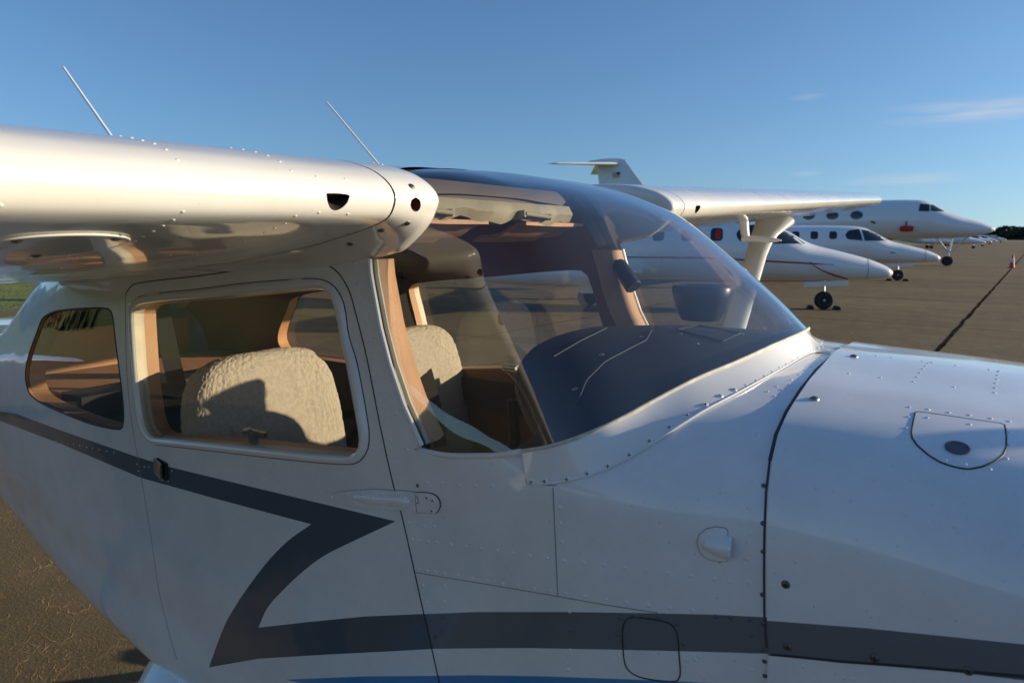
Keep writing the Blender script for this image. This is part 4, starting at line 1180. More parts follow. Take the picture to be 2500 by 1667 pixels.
bm = MB(); bm.loft([[tuple(p) for p in r_] for r_ in lipr], cap=False, closed=False); bm.build('glareshield_lip', M['glare'], glare)
pan = [re_ * (1, .97, 1) + (.015, 0, -.03), re_ * (.0, .97, 0) + (-.60, 0, 1.10)]
bm = MB(); bm.loft([[tuple(p) for p in r_] for r_ in pan], cap=False, closed=False); bm.build('instrument_panel', M['black'], plane)
for P in ([(1410,985),(1432,930),(1478,884),(1555,843),(1578,832),(1592,806)], [(1352,872),(1420,832),(1482,802)]):
    Q = GS.path(along(P, 30)); X = GS.pt(Q[:, 0], Q[:, 1], .0015)
    bm = MB(); bm.tube(X, .0011, 6); bm.build('glareshield_seam', M['gap'], glare)
dsc = dome_mesh('dash_screw', .0055, .002, M['steel'], 10, M['black'])
for p in ((1468,865),(1566,822),(1589,799),(1403,949),(1660,815),(1700,838),(1810,815)):
    stud('dash_screw', dsc, GS, GS.hit(*p), glare)
Q = GS.path([(1655,808),(1705,797),(1808,816),(1765,836)]); 
bm = MB(); X = GS.pt(Q[:, 0], Q[:, 1], .0025); bm.tube(np.vstack([X, X[:1]]), .0016, 6); bm.build('defrost_vent_rim', M['black'], glare)
# harness straps
def strap(P, w_, name='shoulder_belt', m=None):
    P = smooth_poly(np.array(P, float), False, 8); v = []; f = []
    for p in P: 
        for a, b in ((-.5, 0), (.5, 0), (.5, 1), (-.5, 1)): v.append(p + np.array((0.35 * a * w_, a * w_ * .94, b * .003)))
    for i in range(len(P) - 1):
        for k in range(4): f.append((i * 4 + k, i * 4 + (k + 1) % 4, i * 4 + 4 + (k + 1) % 4, i * 4 + 4 + k))
    return me(name, v, f, m or M['belt'], plane, smooth=False)
strap([at(388,735,y=-.40), at(412,850,y=-.40), at(448,1010,y=-.42), at(452,1060,y=-.44)], .045)
strap([at(962,640,y=.36), at(985,760,y=.34), at(1030,880,y=.30), at(1062,1000,y=.22), at(1075,1090,y=.16)], .05)
# far door: dark pad under the window and its latch
a_, b_ = at(1085, 905, y=.475), at(1250, 990, y=.475)
bm = MB(); bm.box(((a_[0] + b_[0]) / 2 - .12, .478, (a_[2] + b_[2]) / 2 - .02), (abs(a_[0] - b_[0]) + .5, .02, .10)); bm.build('door_pad', M['dark'], door2, ang=30)
lt = at(1247, 897, y=.47)
bm = MB(); bm.box(lt, (.06, .02, .022)); bm.tube([lt + (-.02, -.012, 0), lt + (.035, -.02, .004)], .006, 8); bm.build('window_latch', M['steel'], door2)
# lamp on the far door post
c0, c1 = at(1508, 642, y=.455), at(1548, 702, y=.43)
ml = MB(); ml.tube([c0, c0 * .9 + c1 * .1, c1 * .97 + c0 * .03, c1], [.017, .022, .025, .022], 18); ml.tube([c0 + (-.02, .02, .008), c0], .006, 8)
ml.build('map_light', M['black'], plane)
# control wheel seen low through the glass
for yc in (-.27, .27):
    yk = MB()
    yk.tube([(-.70, yc, 1.56), (-.84, yc, 1.56)], .012, 10)
    yk.tube([(-.85, yc - .15, 1.66), (-.85, yc - .16, 1.56), (-.85, yc - .10, 1.50), (-.85, yc + .10, 1.50), (-.85, yc + .16, 1.56), (-.85, yc + .15, 1.66)], .013, 10)
    yk.build('control_wheel', M['black'], plane)
# a dark soft pouch left on the glareshield, beside the far post
pb = at(1708, 785, y=.30)
pch = MB(); pch.lathe([(.001, .0), (.045, .0), (.056, .02), (.068, .062), (.072, .085), (.067, .092), (.050, .084), (.001, .080)], axis='Z', n=28)
pouch = pch.build('pouch', M['black'], None, ang=60); pouch.location = (pb[0], pb[1], pb[2] + .004); pouch.scale = (1.05, .8, .95)
tag(pouch, 'dark rounded pouch lying on the glareshield behind the windshield', 'pouch')

# ================================================================== SMALL HARDWARE OF THE AIRPLANE
rv = dome_mesh('rivet', .0035, .0013, M['white'])
rvs = dome_mesh('rivet', .0024, .0009, M['white'])
rvd = dome_mesh('rivet_dark', .0036, .0017, M['slate_stripe'])
rvw = dome_mesh('rivet', .0023, .0010, M['wing_white'])
scr = dome_mesh('screw', .0052, .0016, M['white'], 12, M['seal'])
scd = dome_mesh('screw_dark', .0058, .0022, M['dull_steel'], 12, M['seal'])
scm = dome_mesh('screw_steel', .0075, .0036, M['steel'], 14, M['seal'])
zb = lambda P: Z(950, 1050, .4252, P)
zc = lambda P: Z(1600, 780, .5657, P)
zd = lambda P: Z(1900, 960, .2551, P)
zl = lambda P: Z(0, 600, .4145, P)
def studs(name, d, sf, P, parent, lift=0.0):
    for p in P: stud(name, d, sf, sf.hit(*p), parent, lift)
studs('rivet', rv, body, [(866,643),(872,692),(882,740),(892,785),(901,831),(911,871),(920,914),(928,955),(937,995),(945,1036),(954,1075),(963,1116),
    (942,922),(955,965),(968,1009),(980,1053),(993,1097)], fus)
studs('rivet', rv, body, zb([(218,300),(307,303),(403,315),(497,318),(593,319),(693,318),(316,382),(115,533),(198,547),(260,555),
    (134,627),(178,634),(226,641),(277,645),(356,657),(441,667),(528,680),(619,692),(709,705),(807,719),(906,733),(1003,748),(1117,761),(1233,775),(1355,788),(1477,803),(1603,819),(1733,835),(1866,853),(1953,866),(2067,874),
    (172,797),(220,807),(267,812),(318,824),(398,838),(481,852),(565,866),(652,880),(740,895),(834,910),(924,922),(1014,937),(1132,954),(1245,970),(1366,989),(1490,1004),(1615,1021),(1745,1035),
    (965,327),(978,443),(983,533),(992,640),(2115,27),(2093,153),(2076,295),(2067,445),(2073,590),(2060,740),(1035,1038),
    (285,1276),(311,1370),(400,1393),(1040,1262),(1030,1374),(1322,1293),(1360,1397),(1698,1350),(1757,1313),(1775,1297),(2082,1375),(195,892),(218,989),(320,894),(315,982)]), fus)
studs('rivet', rvd, body, zb([(240,1085),(306,1070),(305,1152),(265,1182),(1043,1147),(1310,1170),(1329,1075),(1413,1062),(1542,1072),(1648,1110),(1689,1225),(1875,1068),(1960,1074),(2073,1086),(2078,1175),(2140,1258)]), fus)
studs('grommet', dome_mesh('grommet', .0034, .0012, M['dull_steel']), body, zb([(2150,318),(2146,534),(2147,697),(2143,943),(2148,1110),(2155,1325),(2158,1408),(163,318)]), fus)
# screws along the foot of the windshield, and the two rivet rows on the deck
tr_p = zb([(817,297),(894,292),(1021,281),(1137,249),(1255,207),(1378,143),(1494,63)]) + zc([(60,468),(138,415),(216,368),(280,330),(340,303),(393,283),(436,262),(471,243),(505,224),(536,207),(565,192),(592,178),(617,166),(640,155),(662,145),(683,135),(702,125),(720,116)])
trim_bvh = BVHTree.FromPolygons([Vector(p) for p in v2], [tuple(q_) for q_ in f2])
for k, p in enumerate(tr_p):
    d_ = Vector(ray(*p)); loc, nrm, idx, dist = trim_bvh.ray_cast(Vector(CAM), d_)
    if loc is None: continue
    if nrm.dot(d_) > 0: nrm = -nrm
    o = bpy.data.objects.new('screw' if k < 12 else 'rivet', scr if k < 12 else rvs)
    o.matrix_local = Matrix.Translation(loc) @ nrm.to_track_quat('Z', 'Y').to_matrix().to_4x4(); link(o, trim)
studs('rivet', rvs, body, zc([(465,423),(490,373),(515,331),(485,310),(525,288),(545,303),(578,280),(585,260),(620,238),(645,220),(673,204),(692,190),(712,178),(737,165),(757,154),(776,143),(795,132),(815,122)]), fus)
studs('screw', scm, cowl, zc([(685,343),(856,160)]), cowling)
studs('screw', scd, cowl, zc([(562,1142),(571,1410),(946,1458),(1350,1514)]), cowling)
studs('rivet', rvs, cowl, zc([(834,233),(970,250),(955,142),(1020,148),(1155,162),(1198,166),(1188,176),(1176,188),(1165,201),(1152,214),(1140,230),(1128,248),(1113,268),(1300,178),(1288,291),(1443,196),(1488,201),(1483,213),(1478,227),(1476,241),(1473,257),(1468,275),(1466,295),(1463,316),(640,1495),(695,1520),(815,1545),(857,1550)]), cowling)
studs('rivet', rvs, cowl, zd([(1253,132),(1245,223),(1225,330),(1240,462),(1378,612),(1603,725),(1785,760),(2027,727),(2185,622),(2217,490),(2215,372),(2210,268),(2035,240),(1830,208),(1633,183),(1435,152)]), cowling)
studs('rivet', rvs, cowl, zd([(1830,300),(1600,645),(1790,684),(1425,238)]), accd, .0008)
# near wing
zw = lambda P: Z(0, 150, .4677, P)
studs('rivet', rvw, wN, [(293,331),(321,337),(347,343),(376,351),(405,365),(433,390),(563,361),(592,365),(623,371),(653,380),(683,394),(711,417)], wing_n)
studs('rivet', rvw, wN, zw([(955,785),(905,828),(850,858),(800,886),(748,915),(705,937),(1543,808),(1488,846),(1435,870),(1380,893),(1280,938),(1190,973),(1652,602),(1803,614),(1665,789),(1815,797),(3,752)]), wing_n)
studs('rivet', rvw, wN, Z(0, 450, .2126, [(1308,820),(1960,812),(2265,808),(705,962),(780,825),(920,845),(165,840)]), wing_n)
zf = lambda P: Z(850, 380, .1913, P)
studs('screw', scd, FS, zf([(810,393),(755,865),(420,955),(20,1128)]), FO)
studs('rivet', rvw, FS, zf([(325,82),(435,92)]), FO)
# round inspection plate under the near wing
ic = np.array(wN.hit(147, 592)); n_ = 48; ring = []
cpt = wN.pt(ic[0], ic[1]); 
du = (wN.pt(ic[0] + .01, ic[1]) - wN.pt(ic[0] - .01, ic[1])) / .02; dv = (wN.pt(ic[0], ic[1] + .01) - wN.pt(ic[0], ic[1] - .01)) / .02
IP = np.array([(ic[0] + .072 * math.cos(a) / np.linalg.norm(du), ic[1] + .072 * math.sin(a) / np.linalg.norm(dv)) for a in np.linspace(0, 2 * math.pi, 48, endpoint=False)])
plate = put('inspection_plate', panel(wN, IP, step=.02, K=3.2, off=.0025)[0], M['wing_white'], wing_n)
ribbon(wN, np.vstack([IP, IP[:1]]), .004, .0030, 'plate_rim', M['wing_white'], wing_n)
for a in (R(90), R(215), R(330)):
    stud('screw', scd, wN, (ic[0] + .060 * math.cos(a) / np.linalg.norm(du), ic[1] + .060 * math.sin(a) / np.linalg.norm(dv)), wing_n, .0025)
# far wing: rivet rows that show against the light
for s_ in (.75, .98, 1.2, 1.45, 1.7, 1.95, 2.2, 2.5, 2.8, 3.2, 3.6, 4.0):
    for t_ in (.33, .36, .40, .44, .62): stud('rivet', rvw, wF, (s_, t_), wing_f)
# fillet above the quarter window
studs('rivet', rvs, body, zl([(300,345),(330,343),(362,340),(405,334),(440,328),(480,322),(520,317),(560,312),(600,307),(640,304),(345,300),(385,290),(425,282),(470,276),(520,270),(570,266),(620,262),(700,380),(703,420),(708,460),(712,500),(718,545),(722,590),(728,640)]), fus)
studs('rivet', rvs, body, zl([(290,1143),(330,1150),(365,1157),(400,1165),(432,1167),(470,1175),(510,1185),(545,1192),(585,1199),(628,1208),(670,1217),(805,1285),(815,1325)]), fus)
studs('rivet', rvs, body, zl([(850,1300),(878,1302),(935,1245),(972,1248),(955,1380),(990,1385),(1013,1325)]), door)
# faint skin joints
for P, w_ in (([(1288,1181),(1300,1182),(1360,1185)], .0018), ([(1350,1190),(1354,1280),(1362,1454)], .0020), ([(1010,1396),(1180,1424),(1362,1455),(1480,1476),(1605,1495)], .0018), ([(1284,1126),(1285,1178)], .0018)):
    ribbon(body, body.path(along(P, 24)), w_, .0006, 'skin_joint', M['line'], fus)
# access cover on the lower side
AC = body.path(zb([(1345,1120),(1365,1085),(1405,1072),(1580,1096),(1630,1125),(1655,1175),(1665,1290),(1672,1390),(1662,1425),(1640,1440),(1480,1425),(1415,1405),(1370,1370),(1350,1320),(1340,1180)]))
ribbon(body, np.vstack([dens(smooth_poly(AC, True, 3), 90)] * 1 + [dens(smooth_poly(AC, True, 3), 90)[:1]]), .0022, .0009, 'access_cover_gap', M['seal'], fus)
# small air scoop with its plate
SP = body.path(zb([(1945,575),(1930,560),(1880,553),(1820,565),(1780,600),(1768,645),(1785,700),(1830,738),(1900,753),(1945,748)]))
scp = put('scoop_plate', panel(body, SP, step=.015, off=.0012)[0], M['white'], fus)
ribbon(body, np.vstack([dens(SP, 60), dens(SP, 60)[:1]]), .0014, .0014, 'scoop_plate_edge', M['line'], fus)
hp = body.hit(*zb([(1885, 660)])[0]); c_ = body.pt(np.array(hp[0]), np.array(hp[1]), .001); nn = body.nr(np.array(hp[0]), np.array(hp[1]))
ex = np.array((1.0, 0, 0)); ex -= nn * (ex @ nn); ex /= np.linalg.norm(ex); ey = np.cross(nn, ex)
rg = []
for u in np.linspace(0, 1, 12):
    w_ = .015 * math.sqrt(max(0.0, 1 - (1 - u) ** 2)) + .0006; h_ = .015 * math.sqrt(max(0.0, 1 - (1 - u) ** 2)) + .0004
    rg.append([tuple(c_ + ex * (-.022 + .040 * u) + ey * (w_ * math.cos(a)) + nn * (h_ * math.sin(a))) for a in np.linspace(0, math.pi, 16)])
bm = MB(); bm.loft(rg, cap=False, closed=False); so = bm.build('air_scoop', M['white'], fus, ang=70)
bm = MB(); bm.add([tuple(c_ + ex * .014)] + [tuple(np.array(p) - ex * .005) for p in rg[-1]], [(0, i, i + 1) for i in range(1, 16)]); bm.build('scoop_mouth', M['hole'], fus, smooth=False)
studs('rivet', dome_mesh('drain_hole', .0022, .0004, M['seal']), body, zb([(1898,753)]), fus)

# door hinge: tapered strap with a pressed rib, knuckle and end plate
zh = lambda P: Z(750, 1130, .17007, P)
HS = body.path(zh([(1550,420),(1250,398),(900,378),(700,385),(500,405),(365,430),(345,480),(370,530),(500,580),(650,615),(880,652),(1200,678),(1580,710)]))
hing = put('hinge_strap', panel(body, HS, step=.02, off=.0022)[0], M['white'], door)
ribbon(body, dens(HS, 90), .0012, .0022, 'hinge_edge', M['line'], door)
HE = body.path(zh([(1560,420),(1800,435),(1870,475),(1910,540),(1915,620),(1880,690),(1840,718),(1590,708)]))
hing2 = put('hinge_plate', panel(body, HE, step=.02, off=.0024)[0], M['white'], fus)
ribbon(body, np.vstack([dens(HE, 70), dens(HE, 70)[:1]]), .0018, .0024, 'hinge_edge', M['seal'], fus)
ribbon(body, body.path(zh([(1572,470),(1598,478),(1608,570),(1580,575)])), .0018, .0030, 'hinge_knuckle', M['seal'], fus)
rb = body.path(along(zh([(645,490), (1000,520), (1490,560)]), 20))
X = body.pt(rb[:, 0], rb[:, 1]); Nn = body.nr(rb[:, 0], rb[:, 1]); T_ = np.gradient(X, axis=0); B_ = np.cross(T_, Nn); B_ /= np.linalg.norm(B_, axis=1, keepdims=True)
rg = []
for i in range(20):
    u = i / 19; w_ = .0105 * min(1, (u * 3.0 + .04) ** .6) * min(1, ((1 - u) * 14 + .03) ** .5); rg.append([tuple(X[i] + B_[i] * (w_ * math.cos(a)) + Nn[i] * (.002 + w_ * .55 * math.sin(a))) for a in np.linspace(0, math.pi, 12)])
bm = MB(); bm.loft(rg, cap=False, closed=False); bm.build('hinge_rib', M['white'], door, ang=70)
studs('rivet', rv, body, zh([(370,488),(585,440),(790,428),(993,430),(1087,433),(1212,442),(1358,455),(1512,468),(698,572),(878,603),(1067,614),(1137,620),(1250,630),(1393,643),(1533,652)]), door, .002)
studs('screw', scr, body, zh([(1735,487),(1818,530),(1810,680)]), fus, .0024)
# outside door handle: steel paddle over a dark recess
hh = body.hit(396, 1143); c_ = body.pt(np.array(hh[0]), np.array(hh[1])); nn = body.nr(np.array(hh[0]), np.array(hh[1]))
ex = np.array((1.0, 0, -.12)); ex -= nn * (ex @ nn); ex /= np.linalg.norm(ex); ey = np.cross(nn, ex); ey = ey if ey[2] > 0 else -ey
Rm = Matrix((ex, ey, nn)).transposed()
hv = MB(); hv.box(c_ + nn * .002 + ex * .004, (.046, .044, .005), Rm); hrec = hv.build('handle_recess', M['seal'], door, ang=30)
rg = []
for u in np.linspace(0, 1, 8):
    lift = .005 + .007 * u ** 1.3
    rg.append([tuple(c_ + ex * (-.025 + .044 * u) + ey * (b * .021) + nn * (lift + h)) for b, h in ((-1, 0), (-.9, .003), (0, .004), (.9, .003), (1, 0), (.9, -.002), (-.9, -.002))])
bm = MB(); bm.loft(rg); bm.build('door_handle', M['steel'], door, ang=50)
# window latch inside the glass
wl0 = body.hit(600, 1068); c_ = body.pt(np.array(wl0[0]), np.array(wl0[1]), -.012)
bm = MB(); bm.box(c_ + (-.0, 0.006, -.004), (.022, .010, .024)); bm.box(c_ + (.022, .004, .009), (.048, .010, .012)); bm.tube([c_ + (-.028, .005, .006), c_ + (-.004, .005, .012)], .007, 10); bm.build('window_latch', M['steel'], door, ang=40)
# hinges of the opening window
for (x_, y_), l_ in (((370, 718), .045), ((720, 686), .055)):
    p0, p1 = body.hit(x_ - 14, y_ + 2), body.hit(x_ + 20, y_ - 3); a_ = body.pt(np.array(p0[0]), np.array(p0[1]), .003); b_ = body.pt(np.array(p1[0]), np.array(p1[1]), .003)
    bm = MB(); bm.tube([a_, b_], .0035, 8); bm.build('window_hinge', M['trim'], door)

# ================================================================== PARKED JETS
def fus_rings(stn, n=36, flat=2.2):
    rings = []
    for xa, zb_, zt, w_ in stn:
        zc_, h_ = (zb_ + zt) / 2, (zt - zb_) / 2
        g = []
        for k in range(n):
            a = 2 * math.pi * k / n; c, s_ = math.cos(a), math.sin(a)
            g.append((-xa, w_ * math.copysign(abs(c) ** (2 / flat), c), zc_ + h_ * math.copysign(abs(s_) ** (2 / flat), s_)))
        rings.append(g)
    return rings
def stn_at(stn, xa):
    A = np.array(stn); return [np.interp(xa, A[:, 0], A[:, k]) for k in (1, 2, 3)]
def fine(stn, m=5):
    A = np.array(stn, float); x = np.concatenate([np.linspace(A[i, 0], A[i + 1, 0], m, endpoint=False) for i in range(len(A) - 1)] + [A[-1:, 0]])
    L = crom(A[:, 1:], A[:, 0], x); return [(a, *b) for a, b in zip(x, L)]
def side_pt(stn, xa, z, off=0.0, side=-1, flat=2.2):
    zb_, zt, w_ = stn_at(stn, xa); zc_, h_ = (zb_ + zt) / 2, (zt - zb_) / 2
    q_ = min(.999, abs((z - zc_) / h_)); y = w_ * (1 - q_ ** flat) ** (1 / flat)
    return Vector((-xa, side * (y + off), z + (off * (z - zc_) / h_ if off else 0)))
def skin_patch(stn, poly, off, name, m, parent, side=-1):
    """patch cut to a polygon in (xa, z), lying on the skin"""
    P = resample(np.array(poly, float), 40, True); c = P.mean(0); rings = [P * k + c * (1 - k) for k in (1, .75, .5, .25)]
    v = [side_pt(stn, a, b, off, side) for r_ in rings for a, b in r_] + [side_pt(stn, c[0], c[1], off, side)]; f = []
    for r_ in range(3):
        for i in range(40): f.append((r_ * 40 + i, r_ * 40 + (i + 1) % 40, (r_ + 1) * 40 + (i + 1) % 40, (r_ + 1) * 40 + i))
    f += [(120 + i, 120 + (i + 1) % 40, 160) for i in range(40)]
    b = MB(); b.add(v, f); return b.build(name, m, parent)
def rrect(cx, cz, w_, h_, k=4):
    return [(cx + w_ / 2 * math.copysign(abs(math.cos(a)) ** (2 / k), math.cos(a)), cz + h_ / 2 * math.copysign(abs(math.sin(a)) ** (2 / k), math.sin(a))) for a in np.linspace(0, 2 * math.pi, 32, endpoint=False)]
def wheel(c, r_, w_, parent, name='wheel'):
    b = MB(); b.lathe([(r_ * .55, -w_ * .5), (r_ * .85, -w_ * .5), (r_ * .97, -w_ * .32), (r_, 0), (r_ * .97, w_ * .32), (r_ * .85, w_ * .5), (r_ * .55, w_ * .5)], c=c, n=28)
    t = b.build(name, M['tyre'], parent)
    b = MB(); b.lathe([(.001, -w_ * .30), (r_ * .2, -w_ * .42), (r_ * .5, -w_ * .30), (r_ * .6, -w_ * .52), (r_ * .6, w_ * .52), (r_ * .5, w_ * .3), (.001, w_ * .3)], c=c, n=24)
    b.build('wheel_rim', M['rim'], t)
    return t
def foil(rootL, tipL, m, parent, name, vertical=False, th=.10):
    """surface between two (xa nose, xa tail, y, z) chords"""
    rings = []
    for u in (0, .25, .5, .75, .97, 1.0):
        a, b_, y, z = [rootL[k] * (1 - u) + tipL[k] * u for k in range(4)]
        c = b_ - a; t_ = th * (.35 if u == 1.0 else 1); g = []
        for k in range(24):
            an = 2 * math.pi * k / 24; x = .5 * (1 + math.cos(an)); yt = 5 * t_ * (.2969 * math.sqrt(x) - .126 * x - .3516 * x * x + .2843 * x ** 3 - .1015 * x ** 4) * (1 if an <= math.pi else -1) * c
            g.append((-(a + x * c), y + (yt if vertical else 0), z + (0 if vertical else yt)))
        rings.append(g)
    b = MB(); b.loft(rings); return b.build(name, m, parent, ang=50)

LJ = fine([(0, 1.00, 1.08, .03), (.10, .93, 1.18, .13), (.35, .885, 1.31, .22), (.66, .865, 1.43, .31), (1.3, .82, 1.61, .47), (2.1, .79, 1.83, .62), (2.7, .78, 2.16, .72), (3.3, .77, 2.44, .79), (4.2, .76, 2.52, .81), (6, .76, 2.53, .81), (9, .76, 2.53, .80), (11, .95, 2.5, .70), (13, 1.35, 2.35, .42), (14.3, 1.75, 2.12, .12)])
def light_jet(label, group, cover):
    r_ = thing('business_jet', label, 'jet', group=group)
    b = MB(); b.loft(fus_rings(LJ)); fu = b.build('fuselage', M['jet_white'], r_, ang=60)
    for xa in (.66,):
        g = fus_rings([(xa - .008, *stn_at(LJ, xa)), (xa + .008, *stn_at(LJ, xa))])
        b = MB(); b.loft([[((p[0]), p[1] * 1.012, (p[2] - 1.15) * 1.012 + 1.15) for p in q_] for q_ in g], cap=False); b.build('radome_seam', M['line'], fu)
    # cockpit glass on both sides, centre post, cabin windows
    for sd_ in (-1, 1):
        skin_patch(LJ, [(2.28, 1.83), (2.62, 2.06), (3.02, 2.27), (3.55, 2.36), (3.95, 2.30), (4.12, 2.10), (4.02, 1.90), (3.4, 1.83)], .004, 'cockpit_window', M['jet_glass'], fu, sd_)
        skin_patch(LJ, [(2.30, 1.80), (2.55, 1.99), (2.62, 1.99), (2.38, 1.80)], .010, 'window_post', M['jet_white'], fu, sd_)
        skin_patch(LJ, [(3.30, 1.84), (3.42, 2.36), (3.50, 2.36), (3.38, 1.84)], .010, 'window_post', M['jet_white'], fu, sd_)
        for xa in (4.62, 5.42, 6.22, 7.02):
            skin_patch(LJ, rrect(xa, 2.08, .33, .36), .003, 'cabin_window', M['jet_glass'], fu, sd_)
        # stripe along the side
        n_ = 40; v = []; f = []
        for i in range(n_ + 1):
            xa = 1.55 + 9 * i / n_; z = 1.27 + .16 * min(1, (xa - 1.55) / 3.2)
            for dz in (-.022, .022): v.append(side_pt(LJ, xa, z + dz * min(1, .3 + i / 6), .004, sd_))
            if i: f.append((2 * i - 2, 2 * i - 1, 2 * i + 1, 2 * i))
        b = MB(); b.add(v, f); b.build('stripe', M['jet_red'], fu)
    if cover: skin_patch(LJ, rrect(4.58, 2.08, .17, .30, 2), .012, 'window_cover', M['red'], fu)
    # probe with its streamer cover
    p0 = side_pt(LJ, 2.15, 1.32, .0); b = MB(); b.tube([p0, p0 + Vector((.02, -.10, -.02)), p0 + Vector((.16, -.12, -.03))], .018, 8); b.build('pitot_probe', M['black'], fu)
    if cover:
        b = MB(); b.tube([p0 + Vector((.05, -.12, -.06)), p0 + Vector((.30, -.08, -.20)), p0 + Vector((.62, -.05, -.33)), p0 + Vector((.95, -.05, -.42))], [.012, .02, .03, .02], 6); b.build('streamer', M['streamer'], fu)
    # wings with tip tanks
    for sd_ in (-1, 1):
        w_ = foil((6.6, 9.3, sd_ * .5, .98), (7.75, 9.15, sd_ * 5.95, 1.22), M['jet_white'], r_, 'wing', th=.11)
        b = MB(); b.lathe([(.001, 0), (.13, -.05), (.20, -.20), (.26, -.8), (.27, -1.6), (.25, -2.4), (.17, -3.3), (.05, -4.1), (.001, -4.2)], c=(-6.7, sd_ * 6.1, 1.22), axis='X', n=28); b.build('tip_tank', M['jet_white'], w_)
        b = MB(); b.lathe([(.001, .05), (.07, .03), (.12, -.03), (.132, -.05)], c=(-6.7, sd_ * 6.1, 1.22), axis='X', n=24); b.build('tank_light', M['jet_glass'], w_)
        b = MB(); b.lathe([(.30, .02), (.36, 0), (.40, -.25), (.43, -.9), (.40, -1.8), (.30, -2.5), (.22, -2.7)], c=(-9.6, sd_ * 1.22, 2.05), axis='X', n=28); en = b.build('engine', M['jet_white'], r_)
        b = MB(); b.lathe([(.001, -.10), (.30, -.12)], c=(-9.6, sd_ * 1.22, 2.05), axis='X', n=24); b.build('engine_intake', M['black'], en)
        # main gear: leg, doors, twin wheels joined by their axle
        b = MB(); b.tube([(-8.15, sd_ * 1.25, 1.0), (-8.15, sd_ * 1.25, .28)], .055, 10); lg = b.build('main_gear_leg', M['alu'], r_)
        b = MB(); b.box((-8.10, sd_ * 1.46, .72), (.46, .03, .62)); b.build('gear_door', M['jet_white'], r_, ang=30)
        for dy in (-.10, .10): wheel((-8.15, sd_ * (1.25) + dy, .28), .28, .13, r_)
        foil((13.3, 14.5, 0, 3.62), (14.35, 15.05, sd_ * 2.2, 3.66), M['jet_white'], r_, 'stabilizer', th=.09)
    foil((10.6, 14.2, 0, 2.30), (13.1, 14.6, 0, 3.70), M['jet_white'], r_, 'fin', True, .10)
    # nose gear
    b = MB(); b.tube([(-1.71, 0, .85), (-1.66, 0, .26)], .045, 10); b.tube([(-1.66, -.10, .26), (-1.66, .10, .26)], .03, 8); b.build('nose_gear_leg', M['alu'], r_)
    wheel((-1.66, 0, .258), .258, .16, r_, 'nose_wheel')
    b = MB(); b.box((-1.68, -.27, .735), (1.12, .025, .14), Matrix.Rotation(R(-3), 3, 'Y')); b.build('gear_door', M['jet_white'], r_, ang=30)
    return r_
def place(o, wheel_xy, psi, back):
    """puts a jet with its nose wheel at a spot; its nose points psi from +X towards +Y"""
    o.location = (wheel_xy[0] + back * math.cos(psi), wheel_xy[1] + back * math.sin(psi), 0); o.rotation_euler = (0, 0, psi)
PS = R(17)
JG = 'business jets parked in a row'
jet1 = light_jet('white business jet with red stripe and red window cover, nearest of the row', JG, True)
place(jet1, at(2010, 755, z=0), PS, 1.66)
jet2 = light_jet('white business jet with dark cabin windows, between the nearest and the large jet', JG, False)
for ch in list(jet2.children_recursive):
    if ch.name.startswith('stripe'): bpy.data.objects.remove(ch)
place(jet2, at(2194, 685, z=0), PS, 1.60)

GJ = fine([(0, 2.46, 2.54, .04), (.25, 2.27, 2.72, .24), (.9, 2.07, 3.0, .52), (1.9, 1.95, 3.32, .84), (2.7, 1.89, 3.66, 1.02), (3.3, 1.87, 3.98, 1.10), (4.0, 1.86, 4.40, 1.16), (4.7, 1.86, 4.55, 1.2), (8, 1.86, 4.57, 1.2), (16, 1.86, 4.57, 1.2), (20, 2.1, 4.55, 1.05), (24.5, 3.0, 4.4, .55), (28.2, 3.8, 4.15, .12)])
big = thing('large_business_jet', 'large white business jet with oval cabin windows and tall T-tail, behind the smaller jets', 'jet', group=JG)
b = MB(); b.loft(fus_rings(GJ, 44, 2.05)); bf = b.build('fuselage', M['jet_white'], big, ang=60)
for sd_ in (-1, 1):
    skin_patch(GJ, [(3.05, 3.72), (3.30, 3.88), (3.72, 4.16), (3.88, 4.20), (3.88, 3.74)], .004, 'cockpit_window', M['jet_glass'], bf, sd_)
    skin_patch(GJ, [(3.98, 3.72), (3.98, 4.22), (4.55, 4.24), (4.62, 3.74)], .004, 'cockpit_window', M['jet_glass'], bf, sd_)
    for k in range(6): 
        wn_ = skin_patch(GJ, rrect(8.4 + 1.56 * k, 3.50, .80, .58, 2), .006, 'cabin_window', M['jet_glass'], bf, sd_)
        skin_patch(GJ, rrect(8.4 + 1.56 * k, 3.50, .92, .70, 2), .003, 'window_frame', M['alu'], bf, sd_)
    w_ = foil((10.5, 16.5, sd_ * .9, 2.1), (18.2, 19.8, sd_ * 11.4, 2.75), M['jet_white'], big, 'wing', th=.10)
    foil((19.8, 20.9, sd_ * 11.4, 2.8), (20.6, 21.3, sd_ * 11.6, 4.1), M['jet_white'], w_, 'winglet', True, .08)
    b = MB(); b.lathe([(.50, .02), (.58, 0), (.66, -.4), (.70, -1.4), (.66, -2.6), (.50, -3.9), (.40, -4.2)], c=(-17.6, sd_ * 2.05, 3.95), axis='X', n=28); en = b.build('engine', M['jet_white'], big)
    b = MB(); b.lathe([(.001, -.2), (.50, -.22)], c=(-17.6, sd_ * 2.05, 3.95), axis='X', n=24); b.build('engine_intake', M['black'], en)
    b = MB(); b.tube([(-15.3, sd_ * 2.1, 2.1), (-15.3, sd_ * 2.1, .45)], .09, 10); b.build('main_gear_leg', M['alu'], big)
    for dy in (-.25, .25): wheel((-15.3, sd_ * 2.1 + dy, .45), .45, .25, big)
    foil((26.2, 28.5, sd_ * .05, 8.02), (29.8, 30.8, sd_ * 5.2, 7.72), M['jet_white'], big, 'stabilizer', th=.13)
